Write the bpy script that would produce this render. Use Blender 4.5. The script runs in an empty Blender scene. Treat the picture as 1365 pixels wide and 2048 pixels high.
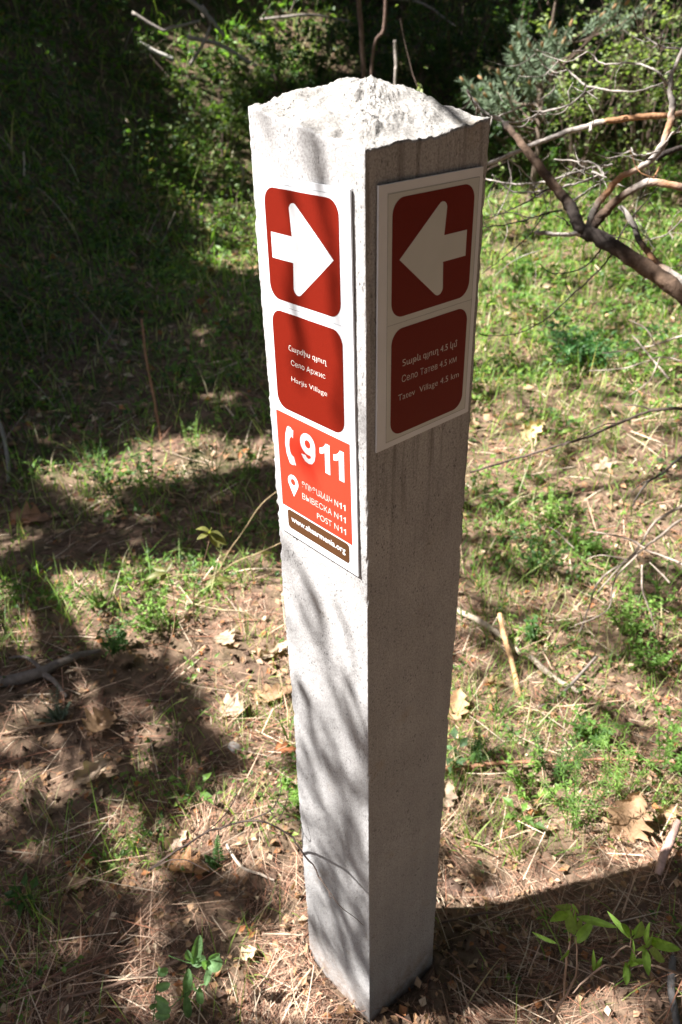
import bpy, math, random
import numpy as np
from mathutils import Matrix, Vector

random.seed(7)
RNG = np.random.default_rng(11)
SC = bpy.context.scene
COL = SC.collection

# ------------------------------------------------------------------ camera, sky, sun, exposure
CAM = np.array([0.4857, -0.4576, 1.3987])
F = 1585.95                                   # focal length in pixels of the 1365x2048 frame
ROT = np.array([[0.66716, 0.7446, -0.02163],
                [-0.37704, 0.36258, 0.85228],
                [0.64245, -0.56045, 0.52264]])
cam_d = bpy.data.cameras.new('camera')
cam = bpy.data.objects.new('camera', cam_d)
COL.objects.link(cam)
SC.camera = cam
mw = Matrix(ROT.T.tolist()).to_4x4()
mw.translation = Vector(CAM)
cam.matrix_world = mw
cam_d.sensor_fit = 'VERTICAL'
cam_d.sensor_height = 22.3
cam_d.sensor_width = 22.3
cam_d.lens = F / 2048 * 22.3
cam_d.clip_start = 0.02
cam_d.clip_end = 400
cam_d.dof.use_dof = True
cam_d.dof.focus_distance = 0.84
cam_d.dof.aperture_fstop = 5.0
cam_d.dof.aperture_blades = 7

SUN_EL = math.radians(52)
SUN_H = np.array([-0.557, -0.8305])              # horizontal direction towards the sun
S = np.array([SUN_H[0] * math.cos(SUN_EL), SUN_H[1] * math.cos(SUN_EL), math.sin(SUN_EL)])
world = bpy.data.worlds.new('World')
SC.world = world
world.use_nodes = True
wn = world.node_tree
sky = wn.nodes.new('ShaderNodeTexSky')
sky.sky_type = 'NISHITA'
sky.sun_disc = False
sky.sun_elevation = SUN_EL
sky.sun_rotation = math.atan2(SUN_H[0], SUN_H[1])
sky.air_density = 1.0
sky.dust_density = 2.0
bg = wn.nodes['Background']
wn.links.new(sky.outputs[0], bg.inputs[0])
bg.inputs[1].default_value = 0.05
sun_d = bpy.data.lights.new('sun', 'SUN')
sun_d.energy = 5.0
sun_d.angle = math.radians(0.53)
sun_d.color = (1.0, 0.975, 0.945)
sun = bpy.data.objects.new('sun', sun_d)
COL.objects.link(sun)
sun.rotation_euler = Vector(-S).to_track_quat('-Z', 'Y').to_euler()
SC.view_settings.view_transform = 'Standard'
SC.view_settings.look = 'None'
SC.view_settings.gamma = 1.0
SC.view_settings.use_curve_mapping = False
SC.view_settings.exposure = 1.88
SC.cycles.max_bounces = 8
SC.cycles.diffuse_bounces = 4
SC.cycles.transmission_bounces = 4
SC.cycles.sample_clamp_indirect = 6

# ------------------------------------------------------------------ numeric helpers
def _hash(a, b, c, seed):
    h = (a * 374761393 + b * 668265263 + c * 2246822519 + seed * 3266489917) & 0xFFFFFFFF
    h = ((h ^ (h >> 15)) * 2246822519) & 0xFFFFFFFF
    h = ((h ^ (h >> 13)) * 3266489917) & 0xFFFFFFFF
    h = h ^ (h >> 16)
    return (h & 0xFFFFFF).astype(np.float64) / 0xFFFFFF * 2 - 1

def vn(x, y, z=0.0, seed=0):
    """smooth value noise in -1..1"""
    x, y, z = np.broadcast_arrays(np.asarray(x, float), np.asarray(y, float), np.asarray(z, float))
    xi, yi, zi = np.floor(x).astype(np.int64), np.floor(y).astype(np.int64), np.floor(z).astype(np.int64)
    fx, fy, fz = x - xi, y - yi, z - zi
    fx, fy, fz = fx * fx * (3 - 2 * fx), fy * fy * (3 - 2 * fy), fz * fz * (3 - 2 * fz)
    r = 0
    for i in (0, 1):
        wx = fx if i else 1 - fx
        for j in (0, 1):
            wy = fy if j else 1 - fy
            for k in (0, 1):
                wz = fz if k else 1 - fz
                r = r + wx * wy * wz * _hash(xi + i, yi + j, zi + k, seed)
    return r

def sp(s, w):
    return w * np.logaddexp(0, s / w)

FWD = np.array([-0.753, 0.658])
def height(x, y, fine=True):
    x = np.asarray(x, float); y = np.asarray(y, float)
    s1 = (x + 3.2) * -0.77 + (y - 0.6) * -0.63
    s2 = (x - CAM[0]) * FWD[0] + (y - CAM[1]) * FWD[1] - 7.5
    h = 0.62 * sp(s1, 0.25) - 0.3 * sp(s1 - 4, 0.6) + 0.62 * sp(s2, 0.7)
    far = np.clip(np.hypot(x, y) / 2.0, 0.15, 1)
    h = h + 0.07 * far * vn(x * .9, y * .9, 0, 3) + 0.022 * far * vn(x * 3.3, y * 3.3, 0, 4)
    if fine:
        h = h + 0.009 * vn(x * 11, y * 11, 0, 5) + 0.0055 * vn(x * 31, y * 31, 0, 6) + 0.003 * vn(x * 85, y * 85, 0, 7)
    d = np.hypot(x + .075, y - .075)
    h = h * (1 - 0.5 * np.exp(-(d / .2) ** 2)) + 0.020 * np.exp(-((d - .115) / .035) ** 2) * (1 + .5 * vn(x * 25, y * 25, 0, 8))
    h = h - .062 * np.exp(-(((x + .02) / .2) ** 2 + ((y - .33) / .2) ** 2))   # the hollow behind the post
    return h

def ray(u, v):
    d = np.array([(u - 682.5) / F, -(v - 1024) / F, -1.0])
    d = ROT.T @ d
    return d / np.linalg.norm(d)

def gnd(u, v):
    """the point of the terrain that the photo shows at (u, v)"""
    d = ray(u, v)
    t = 0.6
    for _ in range(4000):
        p = CAM + d * t
        g = p[2] - float(height(p[0], p[1], False))
        if g < 0.002:
            break
        t += max(0.002, g * 0.6)
        if t > 60:
            break
    p = CAM + d * t
    return np.array([p[0], p[1], float(height(p[0], p[1]))])

def at(u, v, dist):
    return CAM + ray(u, v) * dist

def upr(u, v, G):
    """point of the upright plane through G, facing the camera, seen at (u, v)"""
    d = ray(u, v)
    n = np.array([FWD[0], FWD[1], 0.0])
    return CAM + d * (np.dot(G - CAM, n) / np.dot(d, n))

def proj(P):
    q = (np.asarray(P, float) - CAM) @ ROT.T
    dz = np.minimum(q[..., 2], -1e-3)
    u = 682.5 + F * q[..., 0] / -dz
    v = 1024 + F * q[..., 1] / dz
    return u, v, q[..., 2] < -0.05

def pxm(P):
    """metres per photo pixel at P"""
    return float(-(ROT[2] @ (np.asarray(P) - CAM))) / F

# ------------------------------------------------------------------ mesh helpers
def mesh(name, V, Fc, mats, cols=None, smooth=False):
    me = bpy.data.meshes.new(name)
    V = np.asarray(V, np.float32); Fc = np.asarray(Fc, np.int32)
    n, k = Fc.shape
    me.vertices.add(len(V)); me.vertices.foreach_set('co', V.ravel())
    me.loops.add(n * k); me.loops.foreach_set('vertex_index', Fc.ravel())
    me.polygons.add(n)
    me.polygons.foreach_set('loop_start', np.arange(0, n * k, k, dtype=np.int32))
    me.polygons.foreach_set('use_smooth', np.full(n, smooth))
    if cols is not None:
        a = me.color_attributes.new('Col', 'FLOAT_COLOR', 'POINT')
        c = np.ones((len(V), 4), np.float32); c[:, :3] = cols
        a.data.foreach_set('color', c.ravel())
    me.materials.append(mats)
    me.update(calc_edges=True)
    return me

def put(name, me, parent=None, loc=None):
    o = bpy.data.objects.new(name, me)
    COL.objects.link(o)
    if loc is not None:
        o.location = loc
    if parent is not None:
        o.parent = parent
    return o

def tag(o, label=None, cat=None, group=None, kind=None):
    if label: o['label'] = label
    if cat: o['category'] = cat
    if group: o['group'] = group
    if kind: o['kind'] = kind
    return o

def thing(name, loc, label, cat, group=None):
    o = put(name, None, None, tuple(loc))
    return tag(o, label, cat, group)

def jcol(n, base, var=0.15, hue=0.06):
    b = np.array(base)[None, :]
    k = 1 + RNG.normal(0, var, (n, 1))
    hshift = 1 + RNG.normal(0, hue, (n, 3))
    return np.clip(b * k * hshift, 0.003, 0.9)

def pick(n, cols, w):
    idx = RNG.choice(len(cols), n, p=np.array(w) / sum(w))
    return np.array(cols)[idx] * (1 + RNG.normal(0, .16, (n, 1)))

def blades(P, head, lean, curl, L, W, cols, seg=3, tipw=0.15, flat=0.0):
    """n ribbons; head = heading angle, lean = angle from vertical, curl = extra lean over the length"""
    n = len(P)
    t = np.linspace(0, 1, seg + 1)
    hx, hy = np.cos(head), np.sin(head)
    c = np.zeros((n, seg + 1, 3)); c[:, 0] = P
    for i in range(seg):
        a = lean + curl * (t[i] + t[i + 1]) / 2
        st = L / seg
        c[:, i + 1, 0] = c[:, i, 0] + hx * np.sin(a) * st
        c[:, i + 1, 1] = c[:, i, 1] + hy * np.sin(a) * st
        c[:, i + 1, 2] = c[:, i, 2] + np.cos(a) * st
    tw = RNG.uniform(-.9, .9, n) * (1 - flat)
    sx, sy = -np.sin(head + tw), np.cos(head + tw)
    prof = np.where(t < .35, .7 + .3 * t / .35, 1 - (1 - tipw) * (t - .35) / .65)
    side = np.stack([sx, sy, RNG.uniform(-.3, .3, n)], 1)
    off = side[:, None, :] * (W[:, None] * prof[None, :] * .5)[:, :, None]
    V = np.stack([c - off, c + off], 2).reshape(n, -1, 3)
    m = 2 * (seg + 1)
    q = np.array([[2 * i, 2 * i + 1, 2 * i + 3, 2 * i + 2] for i in range(seg)])
    Fc = (np.arange(n)[:, None, None] * m + q[None]).reshape(-1, 4)
    C = np.repeat(cols[:, None, :], m, 1)
    return V.reshape(-1, 3), Fc, C.reshape(-1, 3)

def leaves(P, D, N, L, W, cols, droop=0.15):
    """n small leaves of six vertices (four triangles as two folded quads)"""
    n = len(P)
    D = D / np.linalg.norm(D, axis=1, keepdims=True)
    X = np.cross(D, N); X /= np.linalg.norm(X, axis=1, keepdims=True) + 1e-9
    Nn = np.cross(X, D)
    L = L[:, None]; W = W[:, None]
    b = P
    m1 = P + D * L * .45
    tip = P + D * L - Nn * L * droop
    l = m1 + X * W * .5 + Nn * W * .18
    r = m1 - X * W * .5 + Nn * W * .18
    V = np.stack([b, l, tip, r, m1], 1).reshape(-1, 3)
    base = np.arange(n)[:, None] * 5
    Fc = np.stack([base + np.array([[0, 4, 1]]), base + np.array([[1, 4, 2]]),
                   base + np.array([[0, 3, 4]]), base + np.array([[4, 3, 2]])], 1).reshape(-1, 3)
    C = np.repeat(cols, 5, 0)
    return V, Fc, C

class Bag:
    """collects pieces with the same face size and links them as one mesh"""
    def __init__(s): s.V = []; s.F = []; s.C = []; s.n = 0
    def add(s, V, Fc, C):
        s.V.append(V); s.F.append(np.asarray(Fc) + s.n); s.C.append(C); s.n += len(V)
        return s
    def build(s, name, m, parent=None, loc=None, smooth=False):
        V = np.concatenate(s.V)
        if loc is not None: V = V - np.asarray(loc)
        me = mesh(name, V, np.concatenate(s.F), m, np.concatenate(s.C), smooth)
        return put(name, me, parent, loc if parent is None else None)

def smooth_path(pts, rad, sub=5):
    pts = np.asarray(pts, float); rad = np.asarray(rad, float)
    n = len(pts)
    P, R = [], []
    for i in range(n - 1):
        p0 = pts[max(i - 1, 0)]; p1 = pts[i]; p2 = pts[i + 1]; p3 = pts[min(i + 2, n - 1)]
        for k in range(sub):
            t = k / sub
            P.append(.5 * ((2 * p1) + (-p0 + p2) * t + (2 * p0 - 5 * p1 + 4 * p2 - p3) * t * t + (-p0 + 3 * p1 - 3 * p2 + p3) * t ** 3))
            R.append(rad[i] * (1 - t) + rad[i + 1] * t)
    P.append(pts[-1]); R.append(rad[-1])
    return np.array(P), np.array(R)

def tube(pts, rad, col, sides=7, sub=4, rough=0.0, wob=0.0, seed=0, cvar=.12):
    P, R = smooth_path(pts, rad, sub) if sub > 1 else (np.asarray(pts, float), np.asarray(rad, float))
    n = len(P)
    if wob:
        tt = np.arange(n) * .7
        P = P + np.stack([vn(tt, seed, 1, seed), vn(tt, seed, 2, seed), vn(tt, seed, 3, seed)], 1) * wob
    T = np.gradient(P, axis=0); T /= np.linalg.norm(T, axis=1, keepdims=True) + 1e-9
    ref = np.array([.13, .21, .97]) if abs(T[0] @ np.array([0, 0, 1])) < .9 else np.array([1., .1, 0])
    A = np.cross(T, ref); A /= np.linalg.norm(A, axis=1, keepdims=True)
    B = np.cross(T, A)
    an = np.arange(sides) / sides * 2 * math.pi
    rr = R[:, None] * (1 + rough * vn(np.cos(an)[None] * 1.3 + seed, np.sin(an)[None] * 1.3, np.arange(n)[:, None] * .8, seed) + .45 * rough * vn(np.cos(an)[None] * 3.5, np.sin(an)[None] * 3.5 + seed, np.arange(n)[:, None] * 1.9, seed + 1))
    V = P[:, None] + (A[:, None] * np.cos(an)[None, :, None] + B[:, None] * np.sin(an)[None, :, None]) * rr[:, :, None]
    V = V.reshape(-1, 3)
    V = np.concatenate([V, P[:1], P[-1:]])
    i = np.arange(n - 1)[:, None] * sides; j = np.arange(sides)[None]; j2 = (j + 1) % sides
    Fq = np.stack([i + j, i + j2, i + sides + j2, i + sides + j], -1).reshape(-1, 4)
    a, b = n * sides, n * sides + 1
    caps = [[a, (q + 1) % sides, q, q] for q in range(sides)] + [[b, (n - 1) * sides + q, (n - 1) * sides + (q + 1) % sides, 0] for q in range(sides)]
    # quads only: split every tube wall into triangles so that the caps fit too
    T1 = np.concatenate([Fq[:, [0, 1, 2]], Fq[:, [0, 2, 3]], np.array([c[:3] for c in caps])])
    c0 = np.asarray(col, float)
    if c0.ndim == 1:
        C = np.repeat(c0[None], len(V), 0)
    else:                                      # one colour per input point
        f = np.linspace(0, len(c0) - 1, n); k = np.clip(np.floor(f).astype(int), 0, len(c0) - 2); w = (f - k)[:, None]
        cc = c0[k] * (1 - w) + c0[k + 1] * w
        C = np.concatenate([np.repeat(cc, sides, 0), cc[:1], cc[-1:]])
    C = np.clip(C * (1 + cvar * vn(V[:, 0] * 60, V[:, 1] * 60, V[:, 2] * 60, 9))[:, None], 0.002, .9)
    return V, T1, C

# ------------------------------------------------------------------ materials
def mat(name, rough=0.8, attr=True, col=(.5, .5, .5), transl=0.0, bump=0.0, bscale=200, spec=0.3, vary=0.0, vscale=30, coat=0.0):
    m = bpy.data.materials.new(name); m.use_nodes = True
    nt = m.node_tree; N = nt.nodes; Lk = nt.links
    bs = N['Principled BSDF']
    bs.inputs['Roughness'].default_value = rough
    bs.inputs['Specular IOR Level'].default_value = spec
    if coat: bs.inputs['Coat Weight'].default_value = coat
    if attr:
        src = N.new('ShaderNodeAttribute'); src.attribute_name = 'Col'; cs = src.outputs['Color']
    else:
        src = N.new('ShaderNodeRGB'); src.outputs[0].default_value = (*col, 1); cs = src.outputs[0]
    tc = N.new('ShaderNodeTexCoord')
    if vary:
        nz = N.new('ShaderNodeTexNoise'); nz.inputs['Scale'].default_value = vscale; nz.inputs['Detail'].default_value = 6
        Lk.new(tc.outputs['Object'], nz.inputs['Vector'])
        mr = N.new('ShaderNodeMapRange'); mr.inputs[1].default_value = .25; mr.inputs[2].default_value = .75
        mr.inputs[3].default_value = 1 - vary; mr.inputs[4].default_value = 1 + vary
        Lk.new(nz.outputs[0], mr.inputs[0])
        mx = N.new('ShaderNodeVectorMath'); mx.operation = 'SCALE'
        Lk.new(cs, mx.inputs[0]); Lk.new(mr.outputs[0], mx.inputs['Scale']); cs = mx.outputs[0]
    Lk.new(cs, bs.inputs['Base Color'])
    if bump:
        nz = N.new('ShaderNodeTexNoise'); nz.inputs['Scale'].default_value = bscale; nz.inputs['Detail'].default_value = 8
        Lk.new(tc.outputs['Object'], nz.inputs['Vector'])
        bp = N.new('ShaderNodeBump'); bp.inputs['Strength'].default_value = bump; bp.inputs['Distance'].default_value = .004
        Lk.new(nz.outputs[0], bp.inputs['Height']); Lk.new(bp.outputs[0], bs.inputs['Normal'])
    if transl:
        tr = N.new('ShaderNodeBsdfTranslucent')
        hs = N.new('ShaderNodeMixRGB'); hs.blend_type = 'MULTIPLY'; hs.inputs[0].default_value = 1
        hs.inputs[2].default_value = (1.5, 1.7, .7, 1)
        Lk.new(cs, hs.inputs[1]); Lk.new(hs.outputs[0], tr.inputs[0])
        ms = N.new('ShaderNodeMixShader'); ms.inputs[0].default_value = transl
        Lk.new(bs.outputs[0], ms.inputs[1]); Lk.new(tr.outputs[0], ms.inputs[2])
        Lk.new(ms.outputs[0], N['Material Output'].inputs[0])
    return m

M_NEEDLE = mat('dry_needles', .75, spec=.25)
M_GRASS = mat('grass_blade', .5, transl=.45, spec=.35)
M_LEAF = mat('green_leaf', .45, transl=.42, spec=.4, vary=.3, vscale=150, bump=.3, bscale=260)
M_DRY = mat('dead_leaf', .7, transl=.15, bump=.5, bscale=160, vary=.3, vscale=45)
M_BARK = mat('bark', .9, bump=1.0, bscale=110, vary=.35, vscale=60)
M_CROWN = mat('pine_needles', .6, spec=.3)
M_SOILBIT = mat('soil_crumb', .95, bump=.6, bscale=300)

def ground_material():
    m = bpy.data.materials.new('forest_soil'); m.use_nodes = True
    nt = m.node_tree; N = nt.nodes; Lk = nt.links; bs = N['Principled BSDF']
    bs.inputs['Roughness'].default_value = .95; bs.inputs['Specular IOR Level'].default_value = .15
    tc = N.new('ShaderNodeTexCoord')
    def noise(sc, det=8):
        n = N.new('ShaderNodeTexNoise'); n.inputs['Scale'].default_value = sc; n.inputs['Detail'].default_value = det
        n.inputs['Roughness'].default_value = .65
        Lk.new(tc.outputs['Object'], n.inputs['Vector']); return n
    a = noise(28); r = N.new('ShaderNodeValToRGB'); Lk.new(a.outputs[0], r.inputs[0])
    r.color_ramp.elements[0].position = .32; r.color_ramp.elements[0].color = (.06, .036, .025, 1)
    r.color_ramp.elements[1].position = .72; r.color_ramp.elements[1].color = (.27, .175, .12, 1)
    e = r.color_ramp.elements.new(.52); e.color = (.18, .12, .083, 1)
    at_ = N.new('ShaderNodeAttribute'); at_.attribute_name = 'Col'
    b = noise(9, 6); mr = N.new('ShaderNodeMapRange'); mr.inputs[1].default_value = .42; mr.inputs[2].default_value = .6
    Lk.new(b.outputs[0], mr.inputs[0])
    mm = N.new('ShaderNodeMath'); mm.operation = 'MULTIPLY'; Lk.new(mr.outputs[0], mm.inputs[0]); Lk.new(at_.outputs['Color'], mm.inputs[1])
    mx = N.new('ShaderNodeMixRGB'); Lk.new(mm.outputs[0], mx.inputs[0]); Lk.new(r.outputs[0], mx.inputs[1])
    c2 = noise(60); r2 = N.new('ShaderNodeValToRGB'); Lk.new(c2.outputs[0], r2.inputs[0])
    r2.color_ramp.elements[0].position = .35; r2.color_ramp.elements[0].color = (.02, .035, .012, 1)
    r2.color_ramp.elements[1].position = .7; r2.color_ramp.elements[1].color = (.10, .14, .035, 1)
    Lk.new(r2.outputs[0], mx.inputs[2]); Lk.new(mx.outputs[0], bs.inputs['Base Color'])
    d = noise(170, 10); bp = N.new('ShaderNodeBump'); bp.inputs['Strength'].default_value = .9; bp.inputs['Distance'].default_value = .004
    Lk.new(d.outputs[0], bp.inputs['Height']); Lk.new(bp.outputs[0], bs.inputs['Normal'])
    return m

def stone_material(name, dark, light, amt):
    m = bpy.data.materials.new(name); m.use_nodes = True
    nt = m.node_tree; N = nt.nodes; Lk = nt.links; bs = N['Principled BSDF']
    bs.inputs['Roughness'].default_value = .93; bs.inputs['Specular IOR Level'].default_value = .12
    tc = N.new('ShaderNodeTexCoord')
    def noise(sc, det=6, vec=None, rg=.6):
        n = N.new('ShaderNodeTexNoise'); n.inputs['Scale'].default_value = sc; n.inputs['Detail'].default_value = det
        n.inputs['Roughness'].default_value = rg
        Lk.new(vec or tc.outputs['Object'], n.inputs['Vector']); return n
    def mp(sx, sy, sz):
        k = N.new('ShaderNodeMapping'); k.inputs['Scale'].default_value = (sx, sy, sz)
        Lk.new(tc.outputs['Object'], k.inputs[0]); return k.outputs[0]
    def rng(src, a, b, c, d):
        k = N.new('ShaderNodeMapRange'); Lk.new(src, k.inputs[0])
        for i, v in enumerate((a, b, c, d)): k.inputs[i + 1].default_value = v
        return k.outputs[0]
    base = noise(420, 4, rg=.8); r = N.new('ShaderNodeValToRGB'); Lk.new(base.outputs[0], r.inputs[0])
    r.color_ramp.elements[0].position = .28; r.color_ramp.elements[0].color = (*dark, 1)
    r.color_ramp.elements[1].position = .62; r.color_ramp.elements[1].color = (*light, 1)
    blot = noise(9, 5)
    s1 = N.new('ShaderNodeVectorMath'); s1.operation = 'SCALE'; Lk.new(r.outputs[0], s1.inputs[0]); Lk.new(rng(blot.outputs[0], .3, .7, .87, 1.1), s1.inputs['Scale'])
    streak = noise(60, 5, mp(1, 1, .05))
    s2 = N.new('ShaderNodeVectorMath'); s2.operation = 'SCALE'; Lk.new(s1.outputs[0], s2.inputs[0]); Lk.new(rng(streak.outputs[0], .35, .65, .95, 1.03), s2.inputs['Scale'])
    # dark pores, drawn out a little along the post
    vo = N.new('ShaderNodeTexVoronoi'); vo.inputs['Scale'].default_value = 270; Lk.new(mp(1, 1, .5), vo.inputs['Vector'])
    pn = noise(35, 3)
    ad = N.new('ShaderNodeMath'); ad.operation = 'ADD'; Lk.new(vo.outputs['Distance'], ad.inputs[0]); Lk.new(rng(pn.outputs[0], .3, .7, .25, -.05), ad.inputs[1])
    pore = rng(ad.outputs[0], .14, .32, .45, 1)
    s3 = N.new('ShaderNodeVectorMath'); s3.operation = 'SCALE'; Lk.new(s2.outputs[0], s3.inputs[0]); Lk.new(pore, s3.inputs['Scale'])
    # rusty / ochre blotches
    och = noise(14, 5); f = rng(och.outputs[0], .60, .74, 0, .45)
    mx = N.new('ShaderNodeMixRGB'); Lk.new(f, mx.inputs[0]); Lk.new(s3.outputs[0], mx.inputs[1]); mx.inputs[2].default_value = (.33, .25, .15, 1)
    # dark run-off stains just below the right-hand sign (wear with its own shape)
    sx = N.new('ShaderNodeSeparateXYZ'); Lk.new(tc.outputs['Object'], sx.inputs[0])
    st = noise(95, 4, mp(1, 1, .07)); stf = rng(st.outputs[0], .5, .66, 0, .55)
    zf = rng(sx.outputs['Z'], .86, 1.04, 0, 1)
    xf = rng(sx.outputs['X'], -.004, 0, 0, 1)
    p1 = N.new('ShaderNodeMath'); p1.operation = 'MULTIPLY'; Lk.new(stf, p1.inputs[0]); Lk.new(zf, p1.inputs[1])
    p2 = N.new('ShaderNodeMath'); p2.operation = 'MULTIPLY'; Lk.new(p1.outputs[0], p2.inputs[0]); Lk.new(xf, p2.inputs[1])
    mx2 = N.new('ShaderNodeMixRGB'); Lk.new(p2.outputs[0], mx2.inputs[0]); Lk.new(mx.outputs[0], mx2.inputs[1]); mx2.inputs[2].default_value = (.10, .085, .07, 1)
    # soil splashed on the foot
    so = noise(50, 5); so2 = N.new('ShaderNodeMath'); so2.operation = 'MULTIPLY'
    Lk.new(rng(so.outputs[0], .35, .7, .2, 1), so2.inputs[0]); Lk.new(rng(sx.outputs['Z'], .11, .01, 0, 1), so2.inputs[1])
    mx3 = N.new('ShaderNodeMixRGB'); Lk.new(so2.outputs[0], mx3.inputs[0]); Lk.new(mx2.outputs[0], mx3.inputs[1]); mx3.inputs[2].default_value = (.2, .14, .10, 1)
    Lk.new(mx3.outputs[0], bs.inputs['Base Color'])
    h1 = noise(700, 3, rg=.7)
    ah = N.new('ShaderNodeMath'); ah.operation = 'MULTIPLY_ADD'; Lk.new(h1.outputs[0], ah.inputs[0]); ah.inputs[1].default_value = .6; Lk.new(pore, ah.inputs[2])
    bp = N.new('ShaderNodeBump'); bp.inputs['Strength'].default_value = amt; bp.inputs['Distance'].default_value = .0012
    Lk.new(ah.outputs[0], bp.inputs['Height']); Lk.new(bp.outputs[0], bs.inputs['Normal'])
    return m

M_GROUND = ground_material()
M_STONE = stone_material('sawn_tuff_stone', (.21, .195, .185), (.475, .465, .46), .6)
M_BROKEN_DIM = stone_material('dimmed_broken_tuff', (.14, .13, .12), (.40, .38, .355), 1.0)  # tone lowered to offset the strong sun on the broken top
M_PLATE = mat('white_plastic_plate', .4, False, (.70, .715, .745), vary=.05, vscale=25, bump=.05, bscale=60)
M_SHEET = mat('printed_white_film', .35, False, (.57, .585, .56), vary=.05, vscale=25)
M_RED = mat('brown_red_print', .5, False, (.152, .0095, .0035), bump=.12, bscale=900, spec=.16, vary=.06, vscale=300)
M_ORANGE = mat('bright_red_print', .5, False, (.62, .045, .022), spec=.2, bump=.08, bscale=900, vary=.03, vscale=200)
M_BROWN = mat('brown_print', .5, False, (.085, .036, .014), bump=.1, bscale=900)
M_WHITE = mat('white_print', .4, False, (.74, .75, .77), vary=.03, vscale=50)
M_CREAM = mat('cream_lettering', .4, False, (.66, .63, .58))
M_LINE = mat('thin_grey_line', .5, False, (.12, .13, .15))
M_GLUE = mat('dark_glue_bead', .6, False, (.05, .045, .04))

# ------------------------------------------------------------------ terrain
def build_ground():
    na, nr = 520, 300
    r = np.exp(np.linspace(math.log(.10), math.log(90), nr))
    a = np.linspace(0, 2 * math.pi, na, endpoint=False)
    # the rings are centred under the camera so that the mesh is finest near it
    X = CAM[0] + r[:, None] * np.cos(a)[None]; Y = CAM[1] + r[:, None] * np.sin(a)[None]
    X = np.concatenate([[CAM[0]], X.ravel()]); Y = np.concatenate([[CAM[1]], Y.ravel()])
    Z = height(X, Y)
    V = np.stack([X, Y, Z], 1)
    i = 1 + np.arange(nr - 1)[:, None] * na; j = np.arange(na)[None]; j2 = (j + 1) % na
    Q = np.stack([i + j, i + na + j, i + na + j2, i + j2], -1).reshape(-1, 4)
    T = np.concatenate([Q[:, [0, 1, 2]], Q[:, [0, 2, 3]], np.stack([np.zeros(na, int), 1 + np.arange(na), 1 + (np.arange(na) + 1) % na], 1)])
    s1 = (X + 3.2) * -.77 + (Y - .6) * -.63
    d = (X - CAM[0]) * FWD[0] + (Y - CAM[1]) * FWD[1]
    g = np.clip(.15 + .6 * np.clip((d - 1.6) / 2, 0, 1) + .4 * (s1 > -.6), 0, 1)
    C = np.repeat(g[:, None], 3, 1)
    o = put('ground', mesh('ground', V, T, M_GROUND, C, True))
    tag(o, kind='structure')
build_ground()

# ------------------------------------------------------------------ the stone post
W = 0.15
def post_top(x, y):
    """border height of the broken top"""
    fx = np.clip(-x / W, 0, 1); fy = np.clip(y / W, 0, 1)
    z = 1.317 * (1 - fx) * (1 - fy) + 1.341 * fx * (1 - fy) + 1.327 * (1 - fx) * fy + 1.328 * fx * fy
    z = z + .0014 * vn(x * 45, y * 45, 0, 21) + .0010 * vn(x * 150, y * 150, 0, 22) + .0008 * vn(x * 420, y * 420, 0, 23)
    # front right arris: chipped hollows
    z = z - .0035 * np.exp(-((y - .07) / .03) ** 2) * np.exp(-(-x / .02) ** 2) - .002 * np.exp(-((y - .125) / .01) ** 2) * np.exp(-(-x / .02) ** 2)
    return z

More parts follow.
